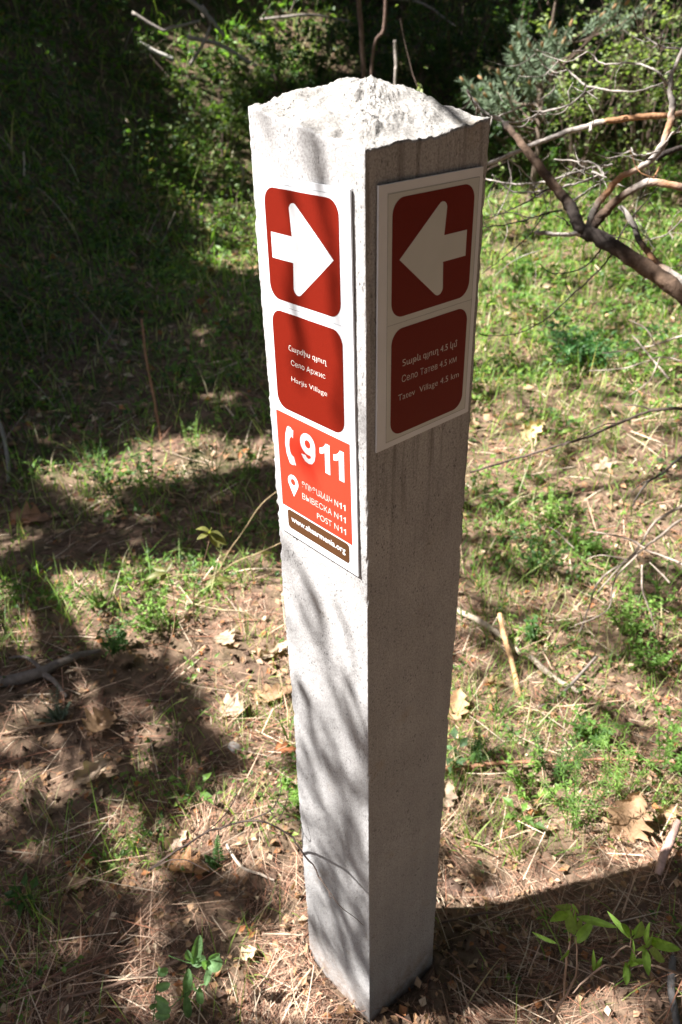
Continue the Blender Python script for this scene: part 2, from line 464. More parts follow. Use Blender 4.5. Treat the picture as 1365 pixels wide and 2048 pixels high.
def build_post():
    root = thing('stone_post', (0, 0, 0), 'pale sawn stone marker post with a rough broken top, two signs on its faces', 'post')
    m = 64
    t = (1 - np.cos(np.linspace(0, math.pi, m, endpoint=False))) / 2 * .6 + np.linspace(0, 1, m, endpoint=False) * .4
    pts = []
    for k in range(4):
        c0 = [(-W, 0), (0, 0), (0, W), (-W, W)][k]; c1 = [(0, 0), (0, W), (-W, W), (-W, 0)][k]
        n = [(0, -1), (1, 0), (0, 1), (-1, 0)][k]
        for s in t:
            pts.append((c0[0] + (c1[0] - c0[0]) * s, c0[1] + (c1[1] - c0[1]) * s, n[0], n[1], min(s, 1 - s) * W))
    A = np.array(pts); n = len(A)
    rows = 440
    v = np.linspace(0, 1, rows)
    zt = post_top(A[:, 0], A[:, 1])
    Z = -.12 + (zt[None] + .12) * v[:, None]
    X = np.repeat(A[:, 0][None], rows, 0); Y = np.repeat(A[:, 1][None], rows, 0)
    dc = A[:, 4][None]
    corner = np.exp(-dc / .0022)
    ch = .0007 + .0008 * np.clip(vn(X * 40, Y * 40, Z * 190, 31) + .5 * vn(X * 40, Y * 40, Z * 60, 33), -.5, 1) + .0006 * vn(X * 40, Y * 40, Z * 430, 32)
    nick = .004 * np.exp(-((Z - .928) / .004) ** 2) + .003 * np.exp(-((Z - .875) / .005) ** 2) + .003 * np.exp(-((Z - .60) / .006) ** 2)
    d = corner * (np.clip(ch, 0, .006) * (.12 + 1.0 * np.clip(vn(X * 30, Y * 30, Z * 28, 36) + .15, 0, 1) ** 1.5) + nick * .7)
    d = d + .00035 * vn(X * 300, Y * 300, Z * 220, 34) + .0007 * vn(X * 25, Y * 25, Z * 9, 35)
    # corner chips cut diagonally: move towards the axis
    cx, cy = X + W / 2, Y - W / 2
    ln = np.hypot(cx, cy)
    X2 = X - cx / ln * d * (.4 + corner) - A[:, 2][None] * d * (1 - corner) * .6
    Y2 = Y - cy / ln * d * (.4 + corner) - A[:, 3][None] * d * (1 - corner) * .6
    V = [np.stack([X2, Y2, Z], -1).reshape(-1, 3)]
    i = np.arange(rows - 1)[:, None] * n; j = np.arange(n)[None]; j2 = (j + 1) % n
    Q = [np.stack([i + j, i + j2, i + n + j2, i + n + j], -1).reshape(-1, 4)]
    # top cap: the ring shrinks towards the peak
    K = 46
    last = (rows - 1) * n; bx, by = X2[-1], Y2[-1]; px, py = -.092, .093
    tot = rows * n
    prev = last
    for k in range(1, K + 1):
        s = k / K
        e = 1 - s * .985
        x = px + (bx - px) * e; y = py + (by - py) * e
        rho = np.hypot(x - px, y - py) * .6 + .4 * np.maximum(np.abs(x - px), np.abs(y - py))
        wv = x * FWD[0] + y * FWD[1]; lv = x * FWD[1] - y * FWD[0]
        mound = .0155 * np.clip(1 - rho / .088, 0, 1) * (1 + .12 * vn(x * 45, y * 45, 0, 47))
        mound += .0035 * np.exp(-((x + .125) / .025) ** 2 - ((y - .062) / .026) ** 2) + .005 * np.exp(-((x + .05) / .03) ** 2 - ((y - .12) / .02) ** 2)
        mound += .011 * np.clip(1 - rho / .040, 0, 1)
        bump_w = np.sin(wv * 115 + 1.9 * vn(lv * 22, wv * 8, 0, 48))
        mound += .0017 * np.tanh(3.5 * bump_w) * np.clip(s * 6, 0, 1)
        mound += .0 * np.clip(1 - np.hypot((x + .095) / .05, (y - .055) / .055), 0, 1)
        led = vn(x * 28 + .35 * vn(x * 60, y * 60, 0, 43), y * 28, 0, 41)
        mound += .0030 * np.tanh(led * 5) * min(1, s * 5)
        rough = .0015 * vn(x * 75, y * 75, 0, 44) + .0011 * vn(x * 210, y * 210, 0, 45) + .0010 * vn(x * 480, y * 480, 0, 46)
        base = post_top(x, y) + .0065 * (1 - (1 - s) ** 3)
        z = base + mound + rough * min(1, s * 12)
        V.append(np.stack([x, y, z], 1))
        jj = np.arange(n); j3 = (jj + 1) % n
        Q.append(np.stack([prev + jj, prev + j3, tot + j3, tot + jj], 1))
        prev = tot; tot += n
    V.append(np.array([[px, py, V[-1][:, 2].mean()]]))
    Q = np.concatenate(Q)
    jj = np.arange(n)
    T = np.concatenate([Q[:, [0, 1, 2]], Q[:, [0, 2, 3]], np.stack([prev + jj, prev + (jj + 1) % n, np.full(n, tot)], 1)])
    me = mesh('stone_shaft', np.concatenate(V), T, M_STONE, None, True)
    me.materials.append(M_BROKEN_DIM)              # the unsawn, broken top, its colour darkened against strong sun
    me.polygons.foreach_set('material_index', (T.min(1) >= last).astype(np.int32))
    put('stone_shaft', me, root)
build_post()

# ------------------------------------------------------------------ signs
# plate coordinates: (h, z) in mm; face 'L' is the y=0 face (h = x), face 'R' the x=0 face (h = y)
def pl(face, h, z, d):
    h, z, d = h / 1000, z / 1000, d / 1000
    return (h, -d, z) if face == 'L' else (d, h, z)

def poly_part(name, face, outline, d0, d1, m, parent, holes=None, orig=(0, 0, 0)):
    """a thin prism over a flat outline (filled by Blender's own triangulation)"""
    import bmesh
    bm = bmesh.new()
    loops = [outline] + (holes or [])
    edges = []
    for lp in loops:
        vs = [bm.verts.new(np.array(pl(face, h, z, d1)) - orig) for h, z in lp]
        edges += [bm.edges.new((vs[i], vs[(i + 1) % len(vs)])) for i in range(len(vs))]
    bmesh.ops.triangle_fill(bm, use_beauty=True, edges=edges)
    nrm = Vector((0, -1, 0)) if face == 'L' else Vector((1, 0, 0))
    for f in bm.faces:
        f.normal_update()
        if f.normal.dot(nrm) < 0: f.normal_flip()
    bnd = [e for e in bm.edges if e.is_boundary]
    off = Vector(pl(face, 0, 0, d0)) - Vector(pl(face, 0, 0, d1))
    ex = bmesh.ops.extrude_edge_only(bm, edges=bnd)
    bmesh.ops.translate(bm, verts=[g for g in ex['geom'] if isinstance(g, bmesh.types.BMVert)], vec=off)
    me = bpy.data.meshes.new(name); bm.to_mesh(me); bm.free(); me.materials.append(m)
    return put(name, me, parent)

def rrect(x0, x1, z0, z1, r, n=10):
    out = []
    for cx, cz, a0 in ((x1 - r, z1 - r, 0), (x0 + r, z1 - r, 90), (x0 + r, z0 + r, 180), (x1 - r, z0 + r, 270)):
        for k in range(n + 1):
            a = math.radians(a0 + 90 * k / n); out.append((cx + r * math.cos(a), cz + r * math.sin(a)))
    return out

def letters(name, face, s, h0, h1, zb, cap, d, m, parent, bold=0.0, orig=(0, 0, 0), wide=None, ref='H'):
    def mk(body):
        c = bpy.data.curves.new('lettering', 'FONT'); c.body = body; c.size = 1; c.offset = bold; c.resolution_u = 3; c.fill_mode = 'FRONT'
        o = bpy.data.objects.new('lettering', c); COL.objects.link(o)
        bpy.context.view_layer.update()
        me = bpy.data.meshes.new_from_object(o.evaluated_get(bpy.context.evaluated_depsgraph_get()))
        bpy.data.objects.remove(o); bpy.data.curves.remove(c)
        return me
    rm = mk(ref); rc = np.empty(len(rm.vertices) * 3); rm.vertices.foreach_get('co', rc); rc = rc.reshape(-1, 3)
    z_lo, z_hi = rc[:, 1].min(), rc[:, 1].max(); bpy.data.meshes.remove(rm)
    me = mk(s)
    co = np.empty(len(me.vertices) * 3); me.vertices.foreach_get('co', co); co = co.reshape(-1, 3)
    x = (co[:, 0] - co[:, 0].min()) / np.ptp(co[:, 0])
    z = (co[:, 1] - z_lo) / (z_hi - z_lo)
    P = np.array([pl(face, h0 + (h1 - h0) * a, zb + cap * b, d) for a, b in zip(x, z)]) - np.array(orig)
    me.vertices.foreach_set('co', P.ravel()); me.name = name
    me.materials.clear(); me.materials.append(m); me.update()
    return put(name, me, parent)

def frame_lines(face, x0, x1, z0, z1, zs, d, parent, orig, w=.35):
    """fine printed outline and cross lines"""
    V, Fc = [], []
    def bar(a, b, c, e):
        k = len(V)
        for h, z in ((a, c), (b, c), (b, e), (a, e)): V.append(np.array(pl(face, h, z, d)) - orig)
        Fc.append((k, k + 1, k + 2, k + 3))
    bar(x0, x1, z1 - w, z1); bar(x0, x1, z0, z0 + w); bar(x0, x0 + w, z0 + w, z1 - w); bar(x1 - w, x1, z0 + w, z1 - w)
    for z in zs: bar(x0 + w, x1 - w, z - w / 2, z + w / 2)
    me = bpy.data.meshes.new('printed_line'); me.from_pydata([tuple(v) for v in V], [], Fc); me.materials.append(M_LINE)
    return put('printed_line', me, parent)

def lobe(cx, cz, r, a0, a1, n=8):
    return [(cx + r * math.cos(math.radians(a0 + (a1 - a0) * k / n)), cz + r * math.sin(math.radians(a0 + (a1 - a0) * k / n))) for k in range(n + 1)]

def arrow_outline(left):
    # drawn for the arrow that points to +h; mirrored for the other
    p = [(-123, 1215.6), (-92.3, 1215.6)]
    p += lobe(-87.4, 1192.6, 6.2, 188, 316)
    p += [(-36.4, 1227.3)]
    p += lobe(-88.6, 1261.6, 6.0, 44, 172)
    p += [(-92.3, 1238.7), (-123, 1238.7)]
    return p

def build_left_sign():
    o = np.array(pl('L', -76, 906, 0))
    root = thing('direction_sign', o, 'tall white sign with right arrow and red 911 panel, on the sunlit post face', 'sign', 'trail signs fixed to the stone post')
    poly_part('plate', 'L', [(-141.5, 906.6), (-10.5, 906.0), (-14.8, 1287), (-141.5, 1286.4)], 1.0, 3.0, M_PLATE, root, orig=o)
    frame_lines('L', -136, -20.5, 912.5, 1281.4, (1171.6,), 3.08, root, o, .3)
    a = poly_part('arrow_panel', 'L', rrect(-130, -28.6, 1177.3, 1277.6, 14), 3.0, 3.25, M_RED, root, orig=o)
    poly_part('arrow', 'L', arrow_outline(True), 3.25, 3.4, M_WHITE, a, orig=o)
    b = poly_part('village_panel', 'L', rrect(-130.3, -27.2, 1063.6, 1166.2, 14), 3.0, 3.25, M_RED, root, orig=o)
    letters('lettering', 'L', 'Հարժիս գյուղ', -106.8, -50, 1129.4, 5.1, 3.4, M_CREAM, b, -.004, o)
    letters('lettering', 'L', 'Село Аржис', -104, -52.6, 1114.6, 5.2, 3.4, M_CREAM, b, -.012, o)
    letters('lettering', 'L', 'Harjis Village', -104.9, -50.9, 1097.6, 5.0, 3.4, M_CREAM, b, -.012, o)
    e = poly_part('emergency_panel', 'L', [(-134.6, 942.4), (-18.9, 941.8), (-20.2, 1057), (-134.6, 1057.6)], 3.0, 3.25, M_ORANGE, root, orig=o)
    # 911 in heavy figures
    nine = lobe(-84.4, 1034.2, 12.0, 0, 288, 34) + [(-79.6, 1020.9), (-81.2, 1018.8), (-84.6, 1017.6), (-87.2, 1018.6), (-88.4, 1020.4),
           (-95.4, 1020.0), (-93.4, 1016.4), (-89.6, 1013.2), (-84.0, 1012.0), (-78.4, 1013.6), (-74.4, 1018.4), (-72.6, 1025.4)]
    poly_part('digit', 'L', nine, 3.25, 3.4, M_WHITE, e, holes=[lobe(-84.4, 1034.4, 4.6, 0, 345, 20)], orig=o)
    for sx in (-57.4, -36.2):
        poly_part('digit', 'L', [(sx, 1012), (sx + 7.4, 1012), (sx + 7.4, 1045.4), (sx + 1.6, 1045.4), (sx - .8, 1041.6), (sx - 4.6, 1039), (sx - 8, 1037.8),
                                 (sx - 8, 1031.2), (sx - 4, 1032.2), (sx, 1034.8)], 3.25, 3.4, M_WHITE, e, orig=o)
    for word, h0, h1, zb, cp, bo in (('ՑՈՒՑԱՆԱԿ N', -97, -39.2, 979, 7.0, -.006), ('ВЫВЕСКА N', -97.6, -39.4, 964.4, 6.8, -.010), ('POST N', -74, -39.6, 950, 6.9, -.010)):
        letters('lettering', 'L', word, h0, h1, zb, cp, 3.4, M_CREAM, e, bo, o)
        for sx in (-35.2, -29.4):
            poly_part('digit', 'L', [(sx, zb), (sx + 1.35, zb), (sx + 1.35, zb + cp), (sx + .4, zb + cp), (sx - .6, zb + cp * .86), (sx - 1.9, zb + cp * .76),
                                     (sx - 1.9, zb + cp * .62), (sx, zb + cp * .70)], 3.25, 3.4, M_CREAM, e, orig=o)
    # handset: a bowed grip with two cupped ends and thin caps
    hs = [(-115.2, 1044.6), (-111.0, 1044.0), (-109.6, 1042.6), (-110.6, 1033.8), (-111.8, 1033.2), (-114.2, 1030.2), (-115.4, 1022.6),
          (-114.4, 1015), (-112.4, 1011.6), (-111, 1011.4), (-108.6, 1002.2), (-110.0, 1000.6), (-113.8, 1000.2), (-116.2, 1001.4), (-120.6, 1010.6), (-122.3, 1022.6), (-120.6, 1034.8), (-117.4, 1043)]
    poly_part('phone_icon', 'L', hs, 3.25, 3.4, M_WHITE, e, orig=o)
    poly_part('phone_icon', 'L', [(-108.8, 1042.6), (-107.2, 1042.2), (-108.2, 1033.0), (-109.8, 1033.6)], 3.25, 3.4, M_WHITE, e, orig=o)
    poly_part('phone_icon', 'L', [(-110.2, 1011.2), (-108.6, 1010.8), (-105.8, 1001.6), (-107.6, 1001.4)], 3.25, 3.4, M_WHITE, e, orig=o)
    pin = lobe(-112.5, 978.4, 8.8, -28, 208, 20) + [(-112.4, 960.6)]
    poly_part('pin_icon', 'L', pin, 3.25, 3.4, M_WHITE, e, holes=[lobe(-112.6, 978.6, 4.0, 0, 345, 15)], orig=o)
    w = poly_part('web_panel', 'L', rrect(-126.2, -23.6, 915.6, 939.8, 4.5, 6), 3.0, 3.25, M_BROWN, root, orig=o)
    letters('lettering', 'L', 'www.ahaarmenia.org', -119.7, -29.5, 925.8, 5.0, 3.4, M_WHITE, w, .010, o, ref='x')
    # glue squeezed out under the lower edge
    for h, r in ((-119, 2.2), (-33, 1.6), (-90, 1.0)):
        V, T, C = tube([pl('L', h - 3, 905.2, .7), pl('L', h, 904.6, .8), pl('L', h + 3, 905.2, .7)], [.0004, r / 1000, .0004], (.5, .5, .5), 8, 3)
        put('glue_bead', mesh('glue_bead', V - o, T, M_GLUE, C, True), root)

def build_right_sign():
    o = np.array(pl('R', 76, 1052, 0))
    root = thing('direction_sign', o, 'shorter white sign with left arrow and 4.5 km, on the shaded post face', 'sign', 'trail signs fixed to the stone post')
    poly_part('plate', 'R', [(10.4, 1051.8), (143, 1052.6), (141.6, 1289.8), (12.2, 1289.6)], 1.0, 3.0, M_PLATE, root, orig=o)
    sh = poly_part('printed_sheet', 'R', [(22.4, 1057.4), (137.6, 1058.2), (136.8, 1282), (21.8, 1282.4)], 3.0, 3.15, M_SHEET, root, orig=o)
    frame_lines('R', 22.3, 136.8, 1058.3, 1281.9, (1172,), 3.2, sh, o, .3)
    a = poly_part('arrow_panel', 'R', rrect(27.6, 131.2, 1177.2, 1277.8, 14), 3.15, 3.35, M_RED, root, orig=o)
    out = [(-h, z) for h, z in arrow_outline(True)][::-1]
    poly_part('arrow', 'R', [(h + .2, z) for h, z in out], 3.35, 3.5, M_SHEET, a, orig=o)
    b = poly_part('village_panel', 'R', rrect(28.2, 131.4, 1062.3, 1166.6, 14), 3.15, 3.35, M_RED, root, orig=o)
    letters('lettering', 'R', 'Տաթև գյուղ 4.5 կմ', 42.8, 118.4, 1130, 6.0, 3.5, M_CREAM, b, -.004, o)
    letters('lettering', 'R', 'Село Татев 4.5 км', 42.3, 118.7, 1114.3, 6.2, 3.5, M_CREAM, b, -.012, o)
    letters('lettering', 'R', 'Tatev  Village 4.5 km', 37.6, 123.6, 1096.9, 5.9, 3.5, M_CREAM, b, -.012, o)
build_left_sign()
build_right_sign()

# ------------------------------------------------------------------ ground cover
VIEW_AZ = math.atan2(FWD[1], FWD[0])
def polar(n, r0, r1, half=50, cx=0.0):
    r = np.exp(RNG.uniform(math.log(r0), math.log(r1), n))
    a = VIEW_AZ + np.radians(RNG.uniform(-half, half, n))
    return CAM[0] + r * np.cos(a), CAM[1] + r * np.sin(a), r

def green_cover(x, y):
    """share of green growth on the ground, from the place's layout (right = meadow, left = shaded bank)"""
    P = np.stack([x, y, height(x, y, False)], 1)
    u, v, f = proj(P)
    R = np.interp(v, [0, 400, 760, 860, 980, 1100, 1650, 1760, 2048], [.9, .98, .95, .62, .40, .52, .44, .10, .02])
    L = np.interp(v, [0, 500, 800, 900, 1000, 1100, 1150, 1260, 1330, 2048], [.75, .75, .5, .14, .26, .24, .42, .32, .09, .08])
    w = np.clip((u - 560) / 250, 0, 1)
    g = L * (1 - w) + R * w
    n = vn(x * 3.1, y * 3.1, 0, 51) * .6 + vn(x * 9, y * 9, 0, 52) * .5
    return np.clip(g + (g > .08) * n * .55, 0.0, 1)

def off_post(x, y, m=.0):
    return ~((x > -W - m) & (x < m) & (y > -m) & (y < W + m))

TANS = [(.42, .26, .175), (.25, .13, .085), (.52, .36, .25), (.33, .15, .09), (.56, .45, .33), (.10, .056, .04)]
def litter(name, n, r0, r1, L0, L1, w0, w1, weights, lift, label):
    x, y, r = polar(n, r0, r1)
    k = off_post(x, y, .004) & (RNG.random(n) < .62 + .6 * vn(x * 8, y * 8, 0, 62) + .25 * vn(x * 25, y * 25, 0, 63)); x, y, r = x[k], y[k], r[k]
    # bundles: needles that share a heading with their neighbours here and there
    n = len(x)
    hd = RNG.uniform(0, 2 * math.pi, n)
    hd = np.where(RNG.random(n) < .55, vn(x * 7, y * 7, 0, 61) * 4 + RNG.normal(0, .35, n), hd)
    gz = height(x, y)
    L = RNG.uniform(L0, L1, n) * (1 + .15 * np.clip(r - 2, 0, 3)); Wd = RNG.uniform(w0, w1, n) * np.clip(r / 1.4, .75, 5)
    ex = x + np.cos(hd) * L; ey = y + np.sin(hd) * L
    sl = np.arctan2(height(ex, ey, False) - height(x, y, False), L)
    lean = math.pi / 2 - sl - RNG.normal(.06, .10, n)
    P = np.stack([x, y, gz + RNG.uniform(.001, lift, n)], 1)
    V, Fc, C = blades(P, hd, lean, RNG.normal(.05, .22, n), L, Wd, pick(n, TANS, weights), 2, .5, .6)
    me = mesh(name, V, Fc, M_NEEDLE, np.clip(C, .01, .8))
    tag(put(name, me), label, 'litter', kind='stuff')
litter('pine_needle_litter', 92000, .55, 7, .018, .070, .0007, .0016, [5, 6, 3, 4, 1.0, 4], .014, 'fallen brown pine needles matted over the forest floor')
litter('straw_litter', 5600, .6, 9, .05, .16, .0012, .0030, [3, 2, 5, 1, 6, 1], .022, 'pale dry grass straws lying loose over the ground')

def crumbs():
    x, y, r = polar(26000, .55, 4.5)
    d = np.hypot(x + .075, y - .075)
    k = off_post(x, y, .0) & (RNG.random(len(x)) < np.clip(.25 + np.exp(-(d / .22) ** 2), 0, 1)); x, y, r = x[k], y[k], r[k]
    n = len(x); s = np.exp(RNG.normal(math.log(.0028), .6, n)) * np.clip(r, .8, 3)
    s = np.minimum(s, .012)
    base = np.array([[1, 0, 0], [-.5, .87, 0], [-.5, -.87, 0], [0, 0, 1], [0, 0, -1]])
    j = base[None] * RNG.uniform(.55, 1.3, (n, 5, 1)) + RNG.normal(0, .15, (n, 5, 3))
    V = np.stack([x, y, height(x, y) + s * .3], 1)[:, None] + j * s[:, None, None]
    t = np.array([[0, 1, 3], [1, 2, 3], [2, 0, 3], [1, 0, 4], [2, 1, 4], [0, 2, 4]])
    Fc = (np.arange(n)[:, None, None] * 5 + t[None]).reshape(-1, 3)
    C = np.repeat(pick(n, [(.13, .08, .055), (.20, .13, .09), (.08, .05, .035), (.30, .21, .15)], [5, 4, 3, 1.2]), 5, 0)
    tag(put('soil_crumbs', mesh('soil_crumbs', V.reshape(-1, 3), Fc, M_SOILBIT, np.clip(C, .01, .6))), 'loose brown soil crumbs heaped round the foot of the post', 'soil', kind='stuff')
crumbs()

def flakes():
    """small broken bits of dead leaf and bark"""
    x, y, r = polar(9000, .6, 7)
    k = off_post(x, y, .005); x, y, r = x[k], y[k], r[k]; n = len(x)
    P = np.stack([x, y, height(x, y) + .004 + RNG.uniform(0, .01, n)], 1)
    a = RNG.uniform(0, 6.28, n); D = np.stack([np.cos(a), np.sin(a), RNG.normal(.1, .3, n)], 1)
    Nn = np.stack([RNG.normal(0, .5, n), RNG.normal(0, .5, n), np.ones(n)], 1)
    L = RNG.uniform(.008, .026, n) * np.clip(r / 1.6, .8, 3); 
    V, T, C = leaves(P, D, Nn, L, L * RNG.uniform(.4, .9, n), pick(n, [(.42, .27, .16), (.30, .17, .09), (.16, .10, .07), (.5, .38, .26), (.36, .15, .06)], [4, 4, 3, 2, 1.5]), .1)
    tag(put('leaf_fragments', mesh('leaf_fragments', V, T, M_DRY, np.clip(C, .01, .7))), 'broken flakes of dead leaves and bark scattered over the ground', 'litter', kind='stuff')
flakes()

def grass_cover():
    x, y, r = polar(125000, .6, 16)
    k = (RNG.random(len(x)) < green_cover(x, y) * .9 * np.clip((np.hypot(x + .075, y - .075) - .12) / .3, 0, 1)) & off_post(x, y, .02); x, y, r = x[k], y[k], r[k]; n = len(x)
    P = np.stack([x, y, height(x, y) - .004], 1)
    L = RNG.uniform(.022, .085, n) * (1 + .25 * np.clip(r - 1.5, 0, 6)); L *= np.where(RNG.random(n) < .1, 1.9, 1)
    Wd = RNG.uniform(.0016, .0036, n) * np.clip(r / 1.7, .8, 7)
    cols = pick(n, [(.15, .27, .05), (.21, .33, .07), (.09, .17, .04), (.30, .38, .11), (.56, .48, .30)], [4, 5, 2, 3, 3])
    V, Fc, C = blades(P, RNG.uniform(0, 6.28, n), np.abs(RNG.normal(.35, .3, n)), RNG.uniform(0, 1.3, n), L, Wd, cols, 3, .1)
    tag(put('grass', mesh('grass', V, Fc, M_GRASS, np.clip(C, .01, .6))), 'thin green grass growing through the litter and over the sunny clearing', 'grass', kind='stuff')
grass_cover()

def herbs():
    """low broad-leaved ground cover, too many to count"""
    x, y, r = polar(36000, .7, 16)
    g = green_cover(x, y) * np.clip(.5 + 1.2 * vn(x * 6, y * 6, 0, 71), 0, 1)
    k = (RNG.random(len(x)) < g * np.clip((np.hypot(x + .075, y - .075) - .15) / .3, 0, 1)) & off_post(x, y, .03); x, y, r = x[k], y[k], r[k]
    m = 4
    x = np.repeat(x, m) ; y = np.repeat(y, m); r = np.repeat(r, m)
    sc = .014 * np.clip(r / 1.5, .9, 6); n = len(x)
    x = x + RNG.normal(0, 1, n) * sc; y = y + RNG.normal(0, 1, n) * sc
    P = np.stack([x, y, height(x, y) + RNG.uniform(.002, .03, n) * np.clip(r / 1.6, 1, 5)], 1)
    a = RNG.uniform(0, 6.28, n); D = np.stack([np.cos(a), np.sin(a), RNG.uniform(.1, .9, n)], 1)
    Nn = np.stack([RNG.normal(0, .4, n), RNG.normal(0, .4, n), np.ones(n)], 1)
    L = RNG.uniform(.008, .02, n) * np.clip(r / 1.5, .9, 6)
    cols = pick(n, [(.11, .21, .04), (.16, .27, .055), (.065, .13, .035), (.21, .30, .065)], [5, 4, 3, 1.5])
    V, T, C = leaves(P, D, Nn, L, L * RNG.uniform(.35, .7, n), cols, .2)
    tag(put('ground_cover_herbs', mesh('ground_cover_herbs', V, T, M_LEAF, np.clip(C, .01, .5))), 'low mixed broad-leaved herbs among the grass', 'ground cover', kind='stuff')
herbs()

def bank_growth():
    """leafy undergrowth that clothes the dark bank and the far side of the clearing"""
    x, y, r = polar(34000, 2.8, 26)
    P0 = np.stack([x, y, height(x, y, False)], 1); u, v, f = proj(P0)
    s1 = (x + 3.2) * -.77 + (y - .6) * -.63; s2 = (x - CAM[0]) * FWD[0] + (y - CAM[1]) * FWD[1] - 7.7
    cl = vn(x * 1.7, y * 1.7, 0, 81) + .5 * vn(x * 4, y * 4, 0, 82)
    k = ((s1 > -.3) | (s2 > 0)) & (cl > -.35) ; x, y, r, cl = x[k], y[k], r[k], cl[k]
    m = 3; x = np.repeat(x, m); y = np.repeat(y, m); r = np.repeat(r, m); cl = np.repeat(cl, m); n = len(x)
    top = (.12 + .45 * np.clip(cl + .2, 0, 1)) * np.clip(r / 6, .35, 2.5)
    x = x + RNG.normal(0, .03, n) * r / 4; y = y + RNG.normal(0, .03, n) * r / 4
    P = np.stack([x, y, height(x, y, False) + top * RNG.random(n) ** .6], 1)
    a = RNG.uniform(0, 6.28, n); D = np.stack([np.cos(a), np.sin(a), RNG.normal(.1, .5, n)], 1)
    Nn = np.stack([RNG.normal(0, .6, n), RNG.normal(0, .6, n), np.ones(n)], 1)
    L = RNG.uniform(.008, .021, n) * np.clip(r / 2.2, 1, 7)
    cols = pick(n, [(.045, .09, .025), (.07, .13, .03), (.10, .15, .03), (.14, .14, .04), (.20, .15, .08)], [5, 4, 2, 1, 1])
    V, T, C = leaves(P, D, Nn, L, L * RNG.uniform(.4, .8, n), cols, .15)
    tag(put('undergrowth', mesh('undergrowth', V, T, M_LEAF, np.clip(C, .01, .5))), 'tangled low undergrowth covering the wooded bank', 'undergrowth', kind='stuff')
    # bare thin twigs standing and lying in it
    n = 3600; x, y, r = polar(n, 2.8, 18)
    s1 = (x + 3.2) * -.77 + (y - .6) * -.63; s2 = (x - CAM[0]) * FWD[0] + (y - CAM[1]) * FWD[1] - 7.7
    k = (s1 > -.5) | (s2 > 0); x, y, r = x[k], y[k], r[k]; n = len(x)
    V, Fc, C = blades(np.stack([x, y, height(x, y, False)], 1), RNG.uniform(0, 6.28, n), RNG.uniform(.1, 1.6, n), RNG.normal(.2, .4, n),
                      RNG.uniform(.12, .5, n) * np.clip(r / 5, .8, 2), RNG.uniform(.002, .005, n) * r / 3, pick(n, [(.20, .16, .13), (.12, .08, .06), (.32, .27, .22)], [4, 4, 1.5]), 4, .4)
    tag(put('brushwood', mesh('brushwood', V, Fc, M_NEEDLE, np.clip(C, .01, .6))), 'thin bare dead brushwood strewn over the wooded bank', 'brushwood', kind='stuff')
bank_growth()

# ------------------------------------------------------------------ single dead leaves
def oak_leaf(size, lobes=4, curl=.3, seed=0):
    """lobed, curled, slightly ragged blade along +x with a raised midrib"""
    nx, ny = 26, 7
    t = np.linspace(0, 1, nx); s = np.linspace(-1, 1, ny)
    env = np.sin(np.clip(t, 0, 1) ** .75 * math.pi) ** .8 * .34 + .012
    lob = 1 + .30 * np.sin(t * lobes * 2 * math.pi - 1.2) + .10 * vn(t * 21, seed, 0, seed + 3)
    w = env * np.clip(lob, .3, 2)
    wl = env * np.clip(1 + .26 * np.sin(t * lobes * 2 * math.pi - .2) + .12 * vn(t * 19, seed + 5, 0, seed + 9), .3, 2)
    X = np.repeat(t[:, None], ny, 1); Y = np.where(s[None] > 0, w[:, None], wl[:, None]) * s[None]
    Z = .05 * np.abs(s)[None] * np.ones((nx, 1)) + curl * (Y ** 2) * 2.2 + curl * .35 * (X - .4) ** 2 + .07 * vn(X * 4, Y * 7, seed, seed) + .025 * vn(X * 11, Y * 16, seed, seed + 1)
    V = np.stack([X - .45, Y, Z], -1).reshape(-1, 3) * size
    i = np.arange(nx - 1)[:, None] * ny; j = np.arange(ny - 1)[None]
    Q = np.stack([i + j, i + ny + j, i + ny + j + 1, i + j + 1], -1).reshape(-1, 4)
    return V, Q

